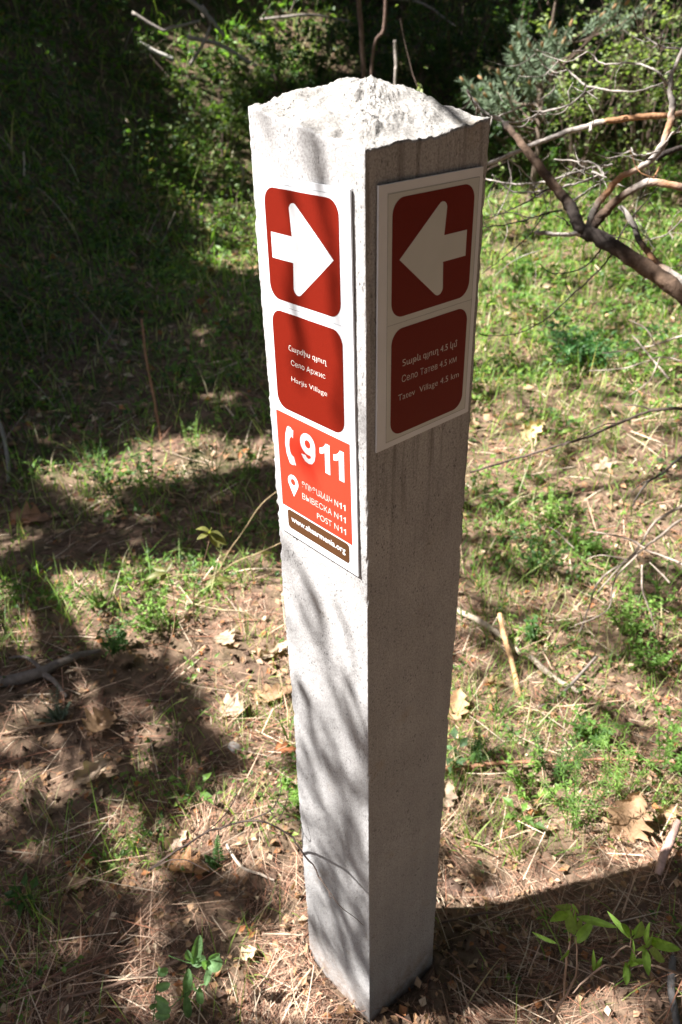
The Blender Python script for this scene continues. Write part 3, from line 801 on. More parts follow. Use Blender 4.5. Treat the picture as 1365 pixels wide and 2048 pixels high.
def dead_leaf(u, v, px, yaw, pitch, roll, col, label, curl=.3, lobes=4, lift=.012, seed=0):
    G = gnd(u, v); size = px * pxm(G)
    V, Q = oak_leaf(size, lobes, curl, seed)
    V[:, 1] *= .8 + .3 * math.sin(seed * 2.3)
    c = np.array(col)[None] * (1 + .4 * vn(V[:, 0] / size * 6, V[:, 1] / size * 6, seed, 77))[:, None]
    me = mesh('dead_leaf', V, Q, M_DRY, np.clip(c, .01, .8), True)
    o = put('dead_leaf', me); o.location = (G[0], G[1], G[2] + lift)
    o.rotation_euler = (math.radians(roll * 1.4), math.radians(pitch - 8), VIEW_AZ - math.pi / 2 + math.radians(yaw))
    tag(o, label, 'dead leaf', 'fallen dead leaves on the forest floor')
TAN, RUST, BUFF, DUN = (.36, .225, .13), (.32, .12, .05), (.38, .28, .20), (.22, .14, .09)
for a in [
    (203, 1462, 78, 62, 24, 8, TAN, 'tan lobed dead leaf curled upright in the left shade', .5, 4, .02, 1),
    (190, 1560, 84, 20, -14, 22, BUFF, 'buff crumpled leaf on needles below the upright curled leaf at left', .6, 3, .022, 2),
    (1252, 1664, 112, 48, -58, 12, TAN, 'large tan oak leaf standing on edge in the sunny litter at right', .35, 5, .04, 3),
    (372, 1742, 96, -18, 6, -10, (.36, .19, .09), 'rust-brown broken leaf lying in the sun left of the post', .45, 4, .012, 4),
    (545, 1398, 92, 12, 4, 6, TAN, 'tan leaf touching the left edge of the post at mid height of the photo', .2, 4, .012, 5),
    (465, 1428, 62, -30, 0, 14, BUFF, 'pale buff leaf in sun, second leaf left of the post', .3, 3, .012, 6),
    (1064, 872, 62, 30, -20, 20, (.55, .42, .22), 'yellowish leaf at the edge of the grass, right of the signs', .5, 4, .02, 7),
    (60, 1040, 86, -10, 10, 20, (.36, .20, .12), 'brown leaf half in shade by the left edge, above the fallen stick', .4, 4, .016, 8),
    (173, 1732, 38, 40, 0, 0, RUST, 'small round orange-brown leaf alone in the left shade', .3, 2, .014, 9),
    (572, 1503, 50, -20, 0, 25, RUST, 'small orange leaf tucked behind the left side of the post', .4, 3, .012, 10),
    (893, 1602, 52, 80, -40, 10, BUFF, 'pale leaf standing against the right side of the post', .4, 3, .02, 11),
    (912, 1425, 66, 70, -20, 0, TAN, 'tan leaf in the sun close behind the right side of the post', .5, 4, .02, 12),
    (548, 1310, 70, 30, 0, 12, (.48, .36, .25), 'light brown leaf beside a thin orange twig left of the post', .3, 4, .012, 13),
    (450, 1285, 58, -60, 0, 0, BUFF, 'buff leaf under the pale arching stems left of the post', .3, 4, .012, 14),
    (352, 1690, 54, 50, 8, 20, (.50, .36, .27), 'pinkish fragment of leaf in the sunny streak left of the post', .4, 3, .014, 15),
    (150, 1775, 66, 15, 0, 10, DUN, 'dull brown leaf in shade below the small round leaf', .3, 4, .012, 16),
    (498, 1918, 34, 25, 0, 0, (.62, .47, .30), 'small yellow-tan leaf among needles near the bottom of the photo', .3, 2, .014, 17),
    (1205, 935, 58, 10, 0, 20, BUFF, 'pale leaf in dry straw at the far right', .4, 4, .015, 18),
    (1120, 1285, 52, -40, 0, 10, DUN, 'dull leaf between the green clumps right of the post', .3, 4, .012, 19),
    (1330, 1640, 50, 30, -20, 30, TAN, 'tan leaf behind the standing oak leaf at the right edge', .5, 4, .02, 20),
    (985, 1370, 46, -25, 0, 0, TAN, 'tan leaf beside the orange stalk right of the post', .4, 4, .012, 21),
    (250, 1325, 46, 0, 0, 20, DUN, 'brown leaf beside the forked grey stick', .4, 4, .012, 22),
]:
    dead_leaf(*a)

def stone(u, v, px, col, label, seed):
    G = gnd(u, v); s = px * pxm(G) * .5
    a = np.linspace(0, 2 * math.pi, 14, endpoint=False); b = np.linspace(-1.4, 1.4, 8)
    X = np.cos(b)[:, None] * np.cos(a)[None]; Y = np.cos(b)[:, None] * np.sin(a)[None] * .8; Z = np.sin(b)[:, None] * .6 + 0 * X
    k = 1 + .28 * vn(X * 1.6 + seed, Y * 1.6, Z * 1.6, seed)
    V = (np.stack([X * k, Y * k, Z * k], -1) * s).reshape(-1, 3)
    i = np.arange(7)[:, None] * 14; j = np.arange(14)[None]
    Q = np.stack([i + j, i + (j + 1) % 14, i + 14 + (j + 1) % 14, i + 14 + j], -1).reshape(-1, 4)
    o = put('pebble', mesh('pebble', V, Q, M_SOILBIT, np.repeat(np.array(col)[None], len(V), 0), True)); o.location = (G[0], G[1], G[2] + s * .2)
    tag(o, label, 'pebble', 'pebbles and clods in the litter')
stone(985, 1785, 34, (.24, .17, .13), 'reddish clod in the sunny litter right of the post foot', 3)
stone(905, 1778, 40, (.15, .095, .07), 'brown clod beside the right side of the post foot', 5)
stone(470, 1500, 30, (.36, .32, .29), 'grey pebble in shade left of the post', 8)
stone(1258, 1925, 40, (.13, .085, .06), 'dark clod in the mottled shade behind the sapling leaves', 9)

# ------------------------------------------------------------------ sticks, twigs, stalks on the ground
def ground_twig(name, label, cat, pts, wpx, col, lifts=None, group='sticks and twigs lying on the ground', sides=7, rough=.12, sides_branches=()):
    P = []
    for i, (u, v) in enumerate(pts):
        g = gnd(u, v); g[2] += (lifts[i] if lifts else .01); P.append(g)
    base = np.array(P[0])
    R = [w * pxm(p) / 2 for w, p in zip(wpx, P)]
    V, T, C = tube(P, R, col, sides, 5, rough, .0015, len(pts) + int(pts[0][0]))
    if not sides_branches:
        o = put(name, mesh(name, V - base, T, M_BARK, C, True)); o.location = base
        return tag(o, label, cat, group)
    root = thing(name, base, label, cat, group)
    put('stem', mesh('stem', V - base, T, M_BARK, C, True), root)
    for bp, bw, bl in sides_branches:
        P = []
        for (u, v), l in zip(bp, bl):
            g = gnd(u, v); g[2] += l; P.append(g)
        V, T, C = tube(P, [w * pxm(p) / 2 for w, p in zip(bw, P)], col, 6, 4, rough, .001, 5)
        put('side_twig', mesh('side_twig', V - base, T, M_BARK, C, True), root)
    return root
GREY, PALE, REDW, DARK = (.20, .165, .14), (.46, .37, .29), (.30, .15, .09), (.07, .05, .04)
ground_twig('fallen_stick', 'thick grey forked stick lying at the left edge', 'stick', [(-60, 1378), (20, 1368), (85, 1356), (130, 1338), (170, 1318), (205, 1308)], [24, 25, 24, 17, 13, 6], GREY, [.012, .014, .018, .02, .026, .02],
            sides_branches=[([(88, 1356), (112, 1374), (134, 1396)], [15, 10, 8], [.018, .02, .014]), ([(90, 1352), (60, 1330), (20, 1322)], [9, 7, 4], [.02, .02, .012])])
ground_twig('fallen_stick', 'long pale broken straw-coloured stick slanting in the litter right of the post', 'stick', [(1058, 1330), (1090, 1350), (1120, 1370), (1160, 1392)], [11, 12, 11, 9], PALE, [.03, .02, .016, .012])
ground_twig('fallen_stick', 'pale stick running from the right side of the post to the straw-coloured one', 'stick', [(915, 1228), (960, 1258), (1000, 1285), (1040, 1315)], [12, 12, 11, 8], PALE, [.015, .02, .015, .012])
ground_twig('dry_stalk', 'upright orange-tan dry stalk in the sunny litter right of the post', 'stalk', [(1040, 1395), (1026, 1350), (1008, 1305), (996, 1268)], [12, 11, 11, 10], (.48, .29, .15), [.0, .02, .045, .06])
ground_twig('fallen_twig', 'long reddish twig lying level to the right from the post', 'twig', [(880, 1553), (930, 1546), (1000, 1541), (1110, 1535), (1230, 1534), (1400, 1548)], [10, 9, 8, 6, 6, 5], REDW, [.02, .02, .025, .03, .03, .03])
ground_twig('fallen_stick', 'short thick pink-barked broken stick at the right edge above the shadow', 'stick', [(1312, 1762), (1322, 1735), (1336, 1702), (1345, 1680)], [16, 18, 16, 12], (.46, .30, .25), [.02, .035, .05, .06])
ground_twig('fallen_twig', 'thin pale twig with a kink crossing the needles left of the post foot', 'twig', [(455, 1700), (480, 1742), (520, 1758), (550, 1770)], [6, 6, 5, 4], PALE, [.02, .016, .014, .012])
ground_twig('fallen_twig', 'long dark twig slanting in the bottom left shade', 'twig', [(90, 2010), (180, 2000), (260, 1975), (370, 1938)], [5, 6, 6, 7], (.22, .14, .10), [.012, .02, .022, .03])
ground_twig('fallen_twig', 'red-brown twig in the bottom left corner shade', 'twig', [(40, 1992), (120, 1965), (215, 1920)], [7, 6, 5], (.2, .10, .07), [.01, .02, .02])
ground_twig('fallen_twig', 'brown twig lying from the lobed leaf to the left edge', 'twig', [(0, 1472), (70, 1464), (170, 1452)], [5, 5, 4], (.36, .24, .16), [.012, .02, .02])
ground_twig('fallen_stick', 'pale stick propped in the litter under the round clump at right', 'stick', [(1190, 1330), (1120, 1400), (1075, 1425)], [6, 7, 6], GREY, [.03, .016, .01])
ground_twig('fallen_stick', 'grey stick in the lit corner at bottom right', 'stick', [(1345, 1920), (1340, 1975), (1352, 2060)], [13, 16, 15], (.13, .12, .115), [.01, .012, .01])
ground_twig('fallen_twig', 'short twig lying straight in the sun left of the post foot', 'twig', [(565, 2010), (592, 1985), (622, 1948)], [6, 6, 5], (.36, .25, .17), [.012, .016, .018])
ground_twig('fallen_twig', 'dark twig in the post shadow', 'twig', [(880, 1860), (940, 1846), (1010, 1835)], [6, 5, 4], (.18, .12, .09), [.02, .02, .02])
ground_twig('dry_stalk', 'thin orange stalk standing in the shade high on the left', 'stalk', [(322, 880), (314, 830), (300, 760), (293, 700)], [6, 6, 5, 4], (.40, .20, .10), [.0, .05, .12, .17])
ground_twig('dry_stalk', 'pale arched stalk at the left edge above the brown leaf', 'stalk', [(18, 965), (20, 930), (12, 890), (-6, 855)], [8, 8, 8, 7], (.34, .30, .25), [0, .04, .08, .12])
ground_twig('fallen_stick', 'short bright grey stick lying on the dark bank at upper left', 'stick', [(290, 162), (318, 178), (357, 194)], [6, 8, 8], (.6, .56, .5), [.3, .3, .3])

# twigs that cross in front of the post foot
def front_twig():
    G = np.array([-.20, -.10, height(-.20, -.10)])
    root = thing('bare_twig', G, 'thin dark leafless twig arching across the lower left face of the post', 'twig')
    def pt(u, v, d): return at(u, v, d) - G
    L1 = [(300, 1740, 1.46), (400, 1672, 1.36), (500, 1640, 1.28), (575, 1668, 1.18), (620, 1722, 1.12), (650, 1770, 1.10), (664, 1795, 1.10)]
    V, T, C = tube([pt(*p) for p in L1], [.0018, .0016, .0015, .0014, .0012, .0009, .0006], DARK, 6, 5, .2, .002, 4)
    put('stem', mesh('stem', V, T, M_BARK, C, True), root)
    for L2, r in (([(500, 1640, 1.28), (540, 1622, 1.26), (560, 1590, 1.25), (562, 1555, 1.25)], .0011),
                  ([(540, 1622, 1.26), (556, 1640, 1.25), (572, 1610, 1.24), (578, 1580, 1.24)], .0008),
                  ([(400, 1672, 1.36), (440, 1640, 1.33), (470, 1600, 1.31), (474, 1560, 1.3)], .001),
                  ([(640, 1755, 1.10), (672, 1800, 1.09), (700, 1828, 1.085), (728, 1850, 1.08)], .0006),
                  ([(300, 1740, 1.46), (340, 1720, 1.42), (380, 1722, 1.4), (420, 1745, 1.38)], .001)):
        V, T, C = tube([pt(*p) for p in L2], [r, r, r * .8, r * .5], DARK, 5, 4, .2, .001, int(r * 1e5))
        put('side_twig', mesh('side_twig', V, T, M_BARK, C, True), root)
front_twig()
#--PART3--

# ------------------------------------------------------------------ herbs and seedlings one can point to
GR1, GR2, GR3, GRY = (.12, .22, .045), (.065, .135, .035), (.17, .28, .06), (.22, .29, .07)
def herb(u, v, hpx, kind, col, label, spread=.5, seed=0, n=None, cat='plant', group='wild herbs on the clearing floor'):
    rr = np.random.default_rng(seed + 100)
    G = gnd(u, v); m = pxm(G); H = hpx * m
    root = thing('wild_herb', G, label, cat, group)
    stems, lv = Bag(), Bag()
    def add_leaves(P, D, L, Wd):
        k = len(P); Nn = np.stack([rr.normal(0, .4, k), rr.normal(0, .4, k), np.ones(k)], 1)
        c = np.clip(np.array(col)[None] * (1 + rr.normal(0, .18, (k, 1))), .01, .6)
        V, T, C = leaves(np.array(P), np.array(D), Nn, np.array(L), np.array(Wd), c, .25); lv.add(V, T, C)
    ns = n or {'whorl': 6, 'clump': 9, 'fern': 7, 'blade': 16, 'broad': 6}[kind]
    P, D, L, Wd = [], [], [], []
    for k in range(ns):
        a = rr.uniform(0, 6.28); lean = rr.uniform(.05, spread)
        h = H * rr.uniform(.55, 1.0)
        b0 = np.array([math.cos(a), math.sin(a), 0]) * rr.uniform(0, .12) * H
        tip = b0 + np.array([math.cos(a) * math.sin(lean), math.sin(a) * math.sin(lean), math.cos(lean)]) * h
        mid = (b0 + tip) / 2 + np.array([0, 0, .06 * h])
        if kind != 'blade':
            V, T, C = tube([b0 - [0, 0, .004], mid, tip], [.0011, .0009, .0005], np.array(col) * .9, 5, 3); stems.add(V, T, C)
        pts = lambda t: b0 * (1 - t) ** 2 + 2 * mid * t * (1 - t) + tip * t * t
        if kind == 'whorl':
            for t in np.arange(.3, 1.01, .14):
                for q in range(6):
                    aa = q * 1.047 + t * 5; P.append(pts(t)); D.append((math.cos(aa), math.sin(aa), .45)); L.append(rr.uniform(.010, .019)); Wd.append(.003)
        elif kind == 'clump':
            for t in np.arange(.25, 1.01, .1):
                for q in range(2):
                    aa = rr.uniform(0, 6.28); P.append(pts(t)); D.append((math.cos(aa), math.sin(aa), rr.uniform(0, .7))); L.append(rr.uniform(.010, .020)); Wd.append(rr.uniform(.006, .011))
        elif kind == 'fern':
            dr = tip - b0; sd = np.cross(dr, [0, 0, 1]); sd /= np.linalg.norm(sd) + 1e-9
            for t in np.arange(.15, 1.0, .08):
                for sg in (-1, 1):
                    P.append(pts(t)); D.append(sd * sg + dr / np.linalg.norm(dr) * .5); L.append(.016 * (1.15 - t)); Wd.append(.0045)
        elif kind == 'broad':
            aa = a; P.append(pts(.9)); D.append((math.cos(aa), math.sin(aa), .4)); L.append(rr.uniform(.02, .036)); Wd.append(rr.uniform(.012, .02))
            P.append(pts(.5)); D.append((math.cos(aa + 1.5), math.sin(aa + 1.5), .4)); L.append(rr.uniform(.016, .028)); Wd.append(rr.uniform(.009, .014))
        else:
            P.append(b0); D.append(tip - b0); L.append(h); Wd.append(.004)
    if kind == 'blade':
        P = np.array(P); k = len(P)
        V, Fc, C = blades(P, rr.uniform(0, 6.28, k), np.abs(rr.normal(.3, .25, k)), rr.uniform(.2, 1.4, k), np.array(L), np.full(k, .0036), np.clip(np.array(col)[None] * (1 + rr.normal(0, .2, (k, 1))), .01, .6), 6, .1)
        tag(put('grass_blades', mesh('grass_blades', V, Fc, M_GRASS, C), root), kind='stuff')
        return
    add_leaves(P, D, L, Wd)
    V = np.concatenate(stems.V); put('stems', mesh('stems', V, np.concatenate(stems.F), M_LEAF, np.concatenate(stems.C)), root); tag(root.children[0] if root.children else COL.objects[-1], kind='stuff')
    o = put('foliage', mesh('foliage', lv.V[0], lv.F[0], M_LEAF, lv.C[0]), root); tag(o, kind='stuff')
    for c in COL.objects[-2:]:
        if c.name.startswith('stems'): tag(c, kind='stuff')
for a in [
    (305, 1255, 120, 'clump', GR3, 'bright green leafy clump in the sun patch left of the post', .9, 1, 14),
    (205, 1215, 80, 'fern', GR3, 'feathery green herb just left of the bright leafy clump', .9, 2, 10),
    (235, 1305, 90, 'clump', GR2, 'dark green rounded tuft in shade below the bright leafy clump', .5, 3, 12),
    (437, 1735, 75, 'fern', GR2, 'small dark green feathery seedling left of the post foot', .5, 4, 5),
    (70, 1830, 70, 'broad', GR2, 'small broad-leaved herb at the left edge near the bottom', .7, 5),
    (90, 915, 95, 'broad', GR2, 'broad-leaved herb at the left edge beside the pale arched stalk', .7, 6),
    (190, 960, 110, 'fern', GR2, 'dark upright herb at the near edge of the far sun patch', .4, 7),
    (290, 970, 120, 'clump', GR2, 'second dark upright herb along the far sun patch', .3, 8, 6),
    (405, 985, 140, 'clump', GR2, 'taller herb with a bare top at the right of the far sun patch', .3, 9, 6),
    (430, 960, 160, 'blade', GR1, 'tuft of tall grass between the far sun patch and the post', .5, 10, 16),
    (385, 900, 90, 'fern', GR3, 'light green fresh herb inside the far sun patch', .6, 11),
    (500, 960, 130, 'clump', GR1, 'leafy herb against the left side of the post by the 911 panel', .5, 12),
    (960, 985, 110, 'broad', GR3, 'light green broad-leaved herb touching the right side of the post', .8, 13, 9),
    (1068, 1150, 130, 'clump', GR2, 'dark and light green herb in the shadow band right of the post', .6, 14, 10),
    (1100, 1050, 90, 'clump', GR3, 'yellow-green round-leaved clump above the shadow band', .8, 15, 9),
    (1165, 1110, 70, 'clump', GR1, 'low green clump right of the yellow-green one', .8, 16),
    (955, 1180, 90, 'blade', GR1, 'grass tuft in the shadow band beside the post', .6, 17, 12),
    (1250, 1260, 120, 'clump', GR3, 'bright leafy clump under the grey fallen twigs at far right', .8, 18, 13),
    (1290, 1330, 110, 'clump', GR1, 'low leafy clump at far right below the bright one', .8, 19, 10),
    (1110, 1560, 190, 'whorl', GR2, 'tall narrow-leaved whorled herb in dark centre of the sunny litter', .75, 20, 9),
    (1150, 1660, 200, 'whorl', GR1, 'tall whorled herb with pale stems in front of the dark one', .5, 21, 8),
    (1235, 1600, 230, 'whorl', GR3, 'tallest bright whorled herb with thin upright stems', .4, 22, 8),
    (1330, 1540, 150, 'clump', GR1, 'leafy clump at the right edge beside the tallest whorled herb', .8, 23, 12),
    (1060, 1590, 120, 'clump', GR3, 'pale green low herb between the post and the dark whorled one', .8, 24, 7),
    (950, 1520, 90, 'fern', GR2, 'dark feathery herb close to the right side of the post', .8, 25, 8),
    (1030, 1720, 80, 'blade', GRY, 'yellow-green grass tuft in sun just above the post shadow', .8, 26, 10),
    (940, 1690, 90, 'blade', GRY, 'pale grass tuft beside the post, above its shadow', .9, 27, 8),
    (1040, 1650, 50, 'broad', GR1, 'tiny clover-like herb above the yellow-green grass tuft', .8, 28, 5),
    (910, 1530, 60, 'broad', (.12, .2, .1), 'tiny grey-green seedling at the post side by the reddish twig', .8, 29, 5),
    (1060, 1290, 60, 'clump', GR2, 'small grey-green herb in the litter under the shadow band', .8, 30, 5),
    (1000, 1440, 110, 'blade', GR1, 'grass blades standing behind the straw-coloured stick', .7, 31, 9),
    (1320, 1180, 130, 'blade', GR1, 'grass tuft at the right edge behind the grey fallen twigs', .7, 32, 12),
    (1180, 1480, 90, 'clump', GR1, 'leafy herb in mid clearing above the dark whorled herb', .8, 33, 8),
    (575, 1480, 80, 'blade', GR1, 'few grass blades against the left side of the post', .9, 34, 6),
    (590, 1600, 60, 'clump', GR3, 'small lit herb at the left side of the post', .9, 35, 6),
    (240, 1010, 110, 'clump', GR2, 'dark herb in the shade gap below the far sun patch', .8, 36, 9),
    (120, 1440, 80, 'fern', (.13, .17, .13), 'grey-green needle-leaved tuft by the left fallen stick', .9, 37, 9),
    (395, 1800 - 190, 50, 'broad', GR1, 'small seedling in the sunny streak left of the post', .7, 38, 4),
]:
    herb(*a)

def leaf_blade(base, tip, w, col, up, bend=.2, seed=0, blunt=False):
    """one real leaf: a bent, folded, pointed blade from base to tip"""
    base, tip = np.array(base), np.array(tip)
    d = tip - base; L = np.linalg.norm(d); d = d / L
    x = np.cross(d, up); x /= np.linalg.norm(x); nn = np.cross(x, d)
    nt, ns = 9, 5
    t = np.linspace(0, 1, nt)[:, None]; s = np.linspace(-1, 1, ns)[None]
    prof = np.sin(np.pi * t ** .9) ** .75 * (1 - .15 * t) + .04
    if blunt: prof = np.sin(np.pi * np.clip(t, .01, .985)) ** .42
    prof = prof * (1 + .07 * vn(t * 9, s * 0, seed, seed))
    P = base + d * (t * L)[..., None] + x * (s * prof * w / 2)[..., None] + nn * ((np.abs(s) * prof * w * .14) + bend * L * np.sin(np.pi * t) * .35 + .02 * w * vn(t * 8, s * 3, seed, 3))[..., None]
    i = np.arange(nt - 1)[:, None] * ns; j = np.arange(ns - 1)[None]
    Q = np.stack([i + j, i + ns + j, i + ns + j + 1, i + j + 1], -1).reshape(-1, 4)
    V = P.reshape(-1, 3)
    mid = 1 + .22 * (np.abs(s) < .1) * np.ones_like(t)
    C = np.clip(np.array(col)[None] * (mid.reshape(-1, 1)) * (1 + .08 * vn(V[:, 0] * 300, V[:, 1] * 300, V[:, 2] * 300, seed))[:, None], .01, .6)
    return V, Q, C

MAP = None
cv = lambda x, y: (1060 + x / 4.475, 1740 + y / 4.475)
def seedling(G, label, stems, lvs, conv, col, cat='seedling', name='seedling', group=None, stemcol=(.27, .19, .14), seed=0):
    cv_scale = conv is cv
    root = thing(name, G, label, cat, group)
    def P(p, off=0.0): 
        u, v = conv(*p); q = upr(u, v, G); return q + np.array([FWD[0], FWD[1], 0]) * off - G
    for pts, w in stems:
        pp = [P(p[:2], p[2] if len(p) > 2 else 0) for p in pts]
        ks = pxm(pp[-1] + G) / pxm(G) if cv_scale else 1.0
        V, T, C = tube(pp, np.array(w) * (.75 if cv_scale else 1), stemcol, 7, 5, .12, .0006, seed + len(pts)); put('stem', mesh('stem', V, T, M_BARK, C, True), root)
    rr = np.random.default_rng(seed)
    for k, (b, t, w) in enumerate(lvs):
        o1, o2 = rr.uniform(-.004, .004), rr.uniform(-.022, .022)
        up = np.array([-FWD[0] * .7 + rr.normal(0, .3), -FWD[1] * .7 + rr.normal(0, .3), .75])
        wid = w * pxm(P(t) + G) * (conv(1, 0)[0] - conv(0, 0)[0])
        V, Q, C = leaf_blade(P(b, o1), P(t, o2), wid * (.95 if col is MAP else 1.15), np.array(col) * rr.uniform(.85, 1.15), up, rr.uniform(-.1, .35), seed + k, name == 'vetch_sprig')
        put('leaf', mesh('leaf', V, Q, M_LEAF, C, True), root)
    return root
GS = gnd(1085, 2420)
SAP = (.16, .27, .05)
seedling(GS, 'two-stemmed green seedling standing in front of the post shadow at bottom right',
    [([(175, 1450), (195, 1378), (250, 1240), (310, 1140)], [.0024, .0022, .0020, .0018]),
     ([(310, 1140), (312, 980), (328, 830), (352, 700), (368, 600), (390, 430), (400, 330)], [.0016, .0016, .0015, .0013, .0012, .001, .0007]),
     ([(310, 1140), (385, 1010), (420, 900), (424, 760), (410, 600)], [.0017, .0016, .0013, .0011, .0009])],
    [((370, 300), (195, 212), 55), ((340, 390), (145, 318), 78), ((390, 575), (340, 330), 85), ((420, 432), (755, 430), 62), ((400, 575), (468, 450), 60),
     ((350, 705), (225, 640), 26), ((240, 642), (38, 650), 34), ((408, 670), (603, 590), 85), ((375, 610), (330, 600), 25), ((385, 330), (415, 300), 20), ((395, 560), (420, 400), 40)], cv, SAP, seed=3)
GS2 = gnd(1330, 2330)
seedling(GS2, 'green seedling with three leaf rosettes on a bent grey stem at the bottom right corner',
    [([(385, 1105), (470, 1015), (570, 925), (660, 857), (740, 855), (860, 880)], [.0011, .0013, .0014, .0014, .0014, .0014]),
     ([(860, 880), (1080, 855), (1220, 890), (1365, 930), (1500, 990), (1420, 1345)], [.0014, .0016, .0018, .0020, .0024, .0028]),
     ([(735, 785), (790, 735), (850, 688), (905, 690)], [.0014, .0014, .0013, .001]), ([(905, 690), (905, 610), (895, 500)], [.001, .0009, .0006]),
     ([(905, 690), (960, 760), (1035, 690), (1080, 640)], [.0009, .0009, .0009, .0007]), ([(960, 760), (900, 870)], [.0009, .0008])],
    [((910, 612), (750, 545), 48), ((900, 590), (800, 432), 66), ((912, 600), (960, 340), 92), ((920, 590), (1012, 520), 40), ((905, 560), (870, 410), 30),
     ((1030, 690), (1065, 445), 80), ((1040, 670), (1105, 545), 45), ((1070, 640), (1208, 512), 50), ((1070, 645), (1322, 630), 78), ((1060, 700), (1225, 862), 92), ((1020, 680), (1010, 785), 70), ((1040, 690), (925, 650), 40),
     ((875, 855), (900, 665), 88), ((885, 860), (978, 785), 45), ((880, 865), (1078, 852), 62), ((868, 858), (832, 922), 60), ((878, 870), (885, 1022), 42), ((868, 850), (795, 848), 38), ((905, 830), (925, 690), 50),
     ((575, 920), (600, 820), 34), ((580, 915), (690, 912), 34)], cv, SAP, seed=8)
cv2 = lambda x, y: (x / 2.1, 1400 + y / 2.1)
VET = (.15, .27, .11)
seedling(gnd(306, 2055), 'vetch sprig with a ladder of round leaflets at the bottom edge, left',
    [([(640, 1375), (655, 1250), (668, 1130)], [.0011, .0009, .0006])],
    [((657, 1200), (715, 1190), 34), ((657, 1235), (718, 1230), 34), ((655, 1280), (722, 1280), 34), ((650, 1330), (714, 1330), 34), ((665, 1140), (705, 1150), 34), ((668, 1130), (680, 1100), 24), ((655, 1280), (640, 1265), 24)], cv2, VET, 'plant', 'vetch_sprig', 'vetch sprigs near the bottom edge', (.10, .19, .06), 11)
seedling(gnd(350, 2020), 'vetch sprig arching right into the sun at the bottom, beside the ladder-like one',
    [([(720, 1290), (760, 1250), (810, 1215), (870, 1190)], [.0011, .0009, .0008, .0006]), ([(710, 1075), (800, 1105), (850, 1090)], [.0008, .0008, .0006])],
    [((785, 1245), (785, 1180), 34), ((780, 1240), (800, 1290), 30), ((815, 1210), (815, 1175), 28), ((840, 1200), (850, 1240), 28), ((865, 1190), (882, 1160), 26),
     ((800, 1105), (862, 1105), 42), ((815, 1100), (830, 1040), 40), ((850, 1090), (885, 1150), 34), ((870, 1110), (935, 1115), 52), ((880, 1100), (920, 1060), 30), ((800, 1105), (790, 1050), 30)], cv2, VET, 'plant', 'vetch_sprig', 'vetch sprigs near the bottom edge', (.10, .19, .06), 12)
cv3 = lambda x, y: (x / 2.275, 780 + y / 2.275)
MAP = (.17, .17, .05)
seedling(gnd(358, 1378), 'thin leafless-stemmed seedling with drooping wilted leaves at its tip, left of the post',
    [([(815, 1370), (860, 1240), (885, 1110), (880, 980), (885, 890)], [.0014, .0013, .0012, .0011, .0010]), ([(885, 890), (915, 820), (940, 740), (955, 660)], [.0011, .001, .0009, .0008])],
    [((955, 650), (890, 640), 42), ((958, 650), (970, 610), 30), ((958, 650), (1035, 690), 46), ((958, 655), (1000, 710), 40), ((955, 650), (1015, 665), 44), ((952, 655), (900, 665), 30)], cv3, MAP, stemcol=(.22, .14, .09), seed=21)
seedling(gnd(330, 1330), 'thin red-stemmed seedling with a small yellow-green leaf pair, left of the drooping one',
    [([(745, 1210), (790, 1100), (795, 990), (785, 900), (760, 830)], [.0012, .0011, .001, .0009, .0007])],
    [((760, 830), (665, 850), 30), ((755, 825), (690, 825), 26), ((755, 830), (735, 860), 26), ((755, 828), (780, 800), 22)], cv3, MAP, stemcol=(.30, .16, .10), seed=22)
seedling(gnd(415, 1175), 'arching pale bramble-like stem with star-shaped leaves beside the post',
    [([(690, 900), (770, 850), (870, 840), (960, 845), (1000, 820)], [.0012, .0012, .0012, .0012, .0012]), ([(890, 930), (970, 860), (1060, 790), (1180, 740), (1290, 690)], [.0016, .0016, .0015, .0014, .0012]),
     ([(985, 850), (1040, 740), (1110, 640), (1190, 520), (1290, 440)], [.0015, .0015, .0014, .0013, .001])],
    [((985, 850), (960, 920), 26), ((985, 850), (1020, 900), 26), ((985, 850), (1060, 870), 28), ((985, 850), (1000, 905), 22), ((985, 855), (945, 880), 24), ((1170, 740), (1240, 760), 26)], cv3, MAP, stemcol=(.36, .27, .15), seed=23)
seedling(gnd(480, 1240), 'pale dead stalks arching low in the sunny litter left of the post',
    [([(890, 975), (1000, 1000), (1110, 1010), (1240, 1070)], [.0016, .0018, .0017, .0012]), ([(820, 1150), (900, 1180), (1000, 1220), (1100, 1240)], [.0012, .0012, .0011, .001]), ([(1060, 1390), (1062, 1200), (1040, 1000)], [.0009, .0008, .0006])],
    [((1110, 1010), (1150, 1040), 10)], cv3, (.4, .3, .18), cat='stalk', name='dry_stalk', stemcol=(.46, .36, .23), seed=24)

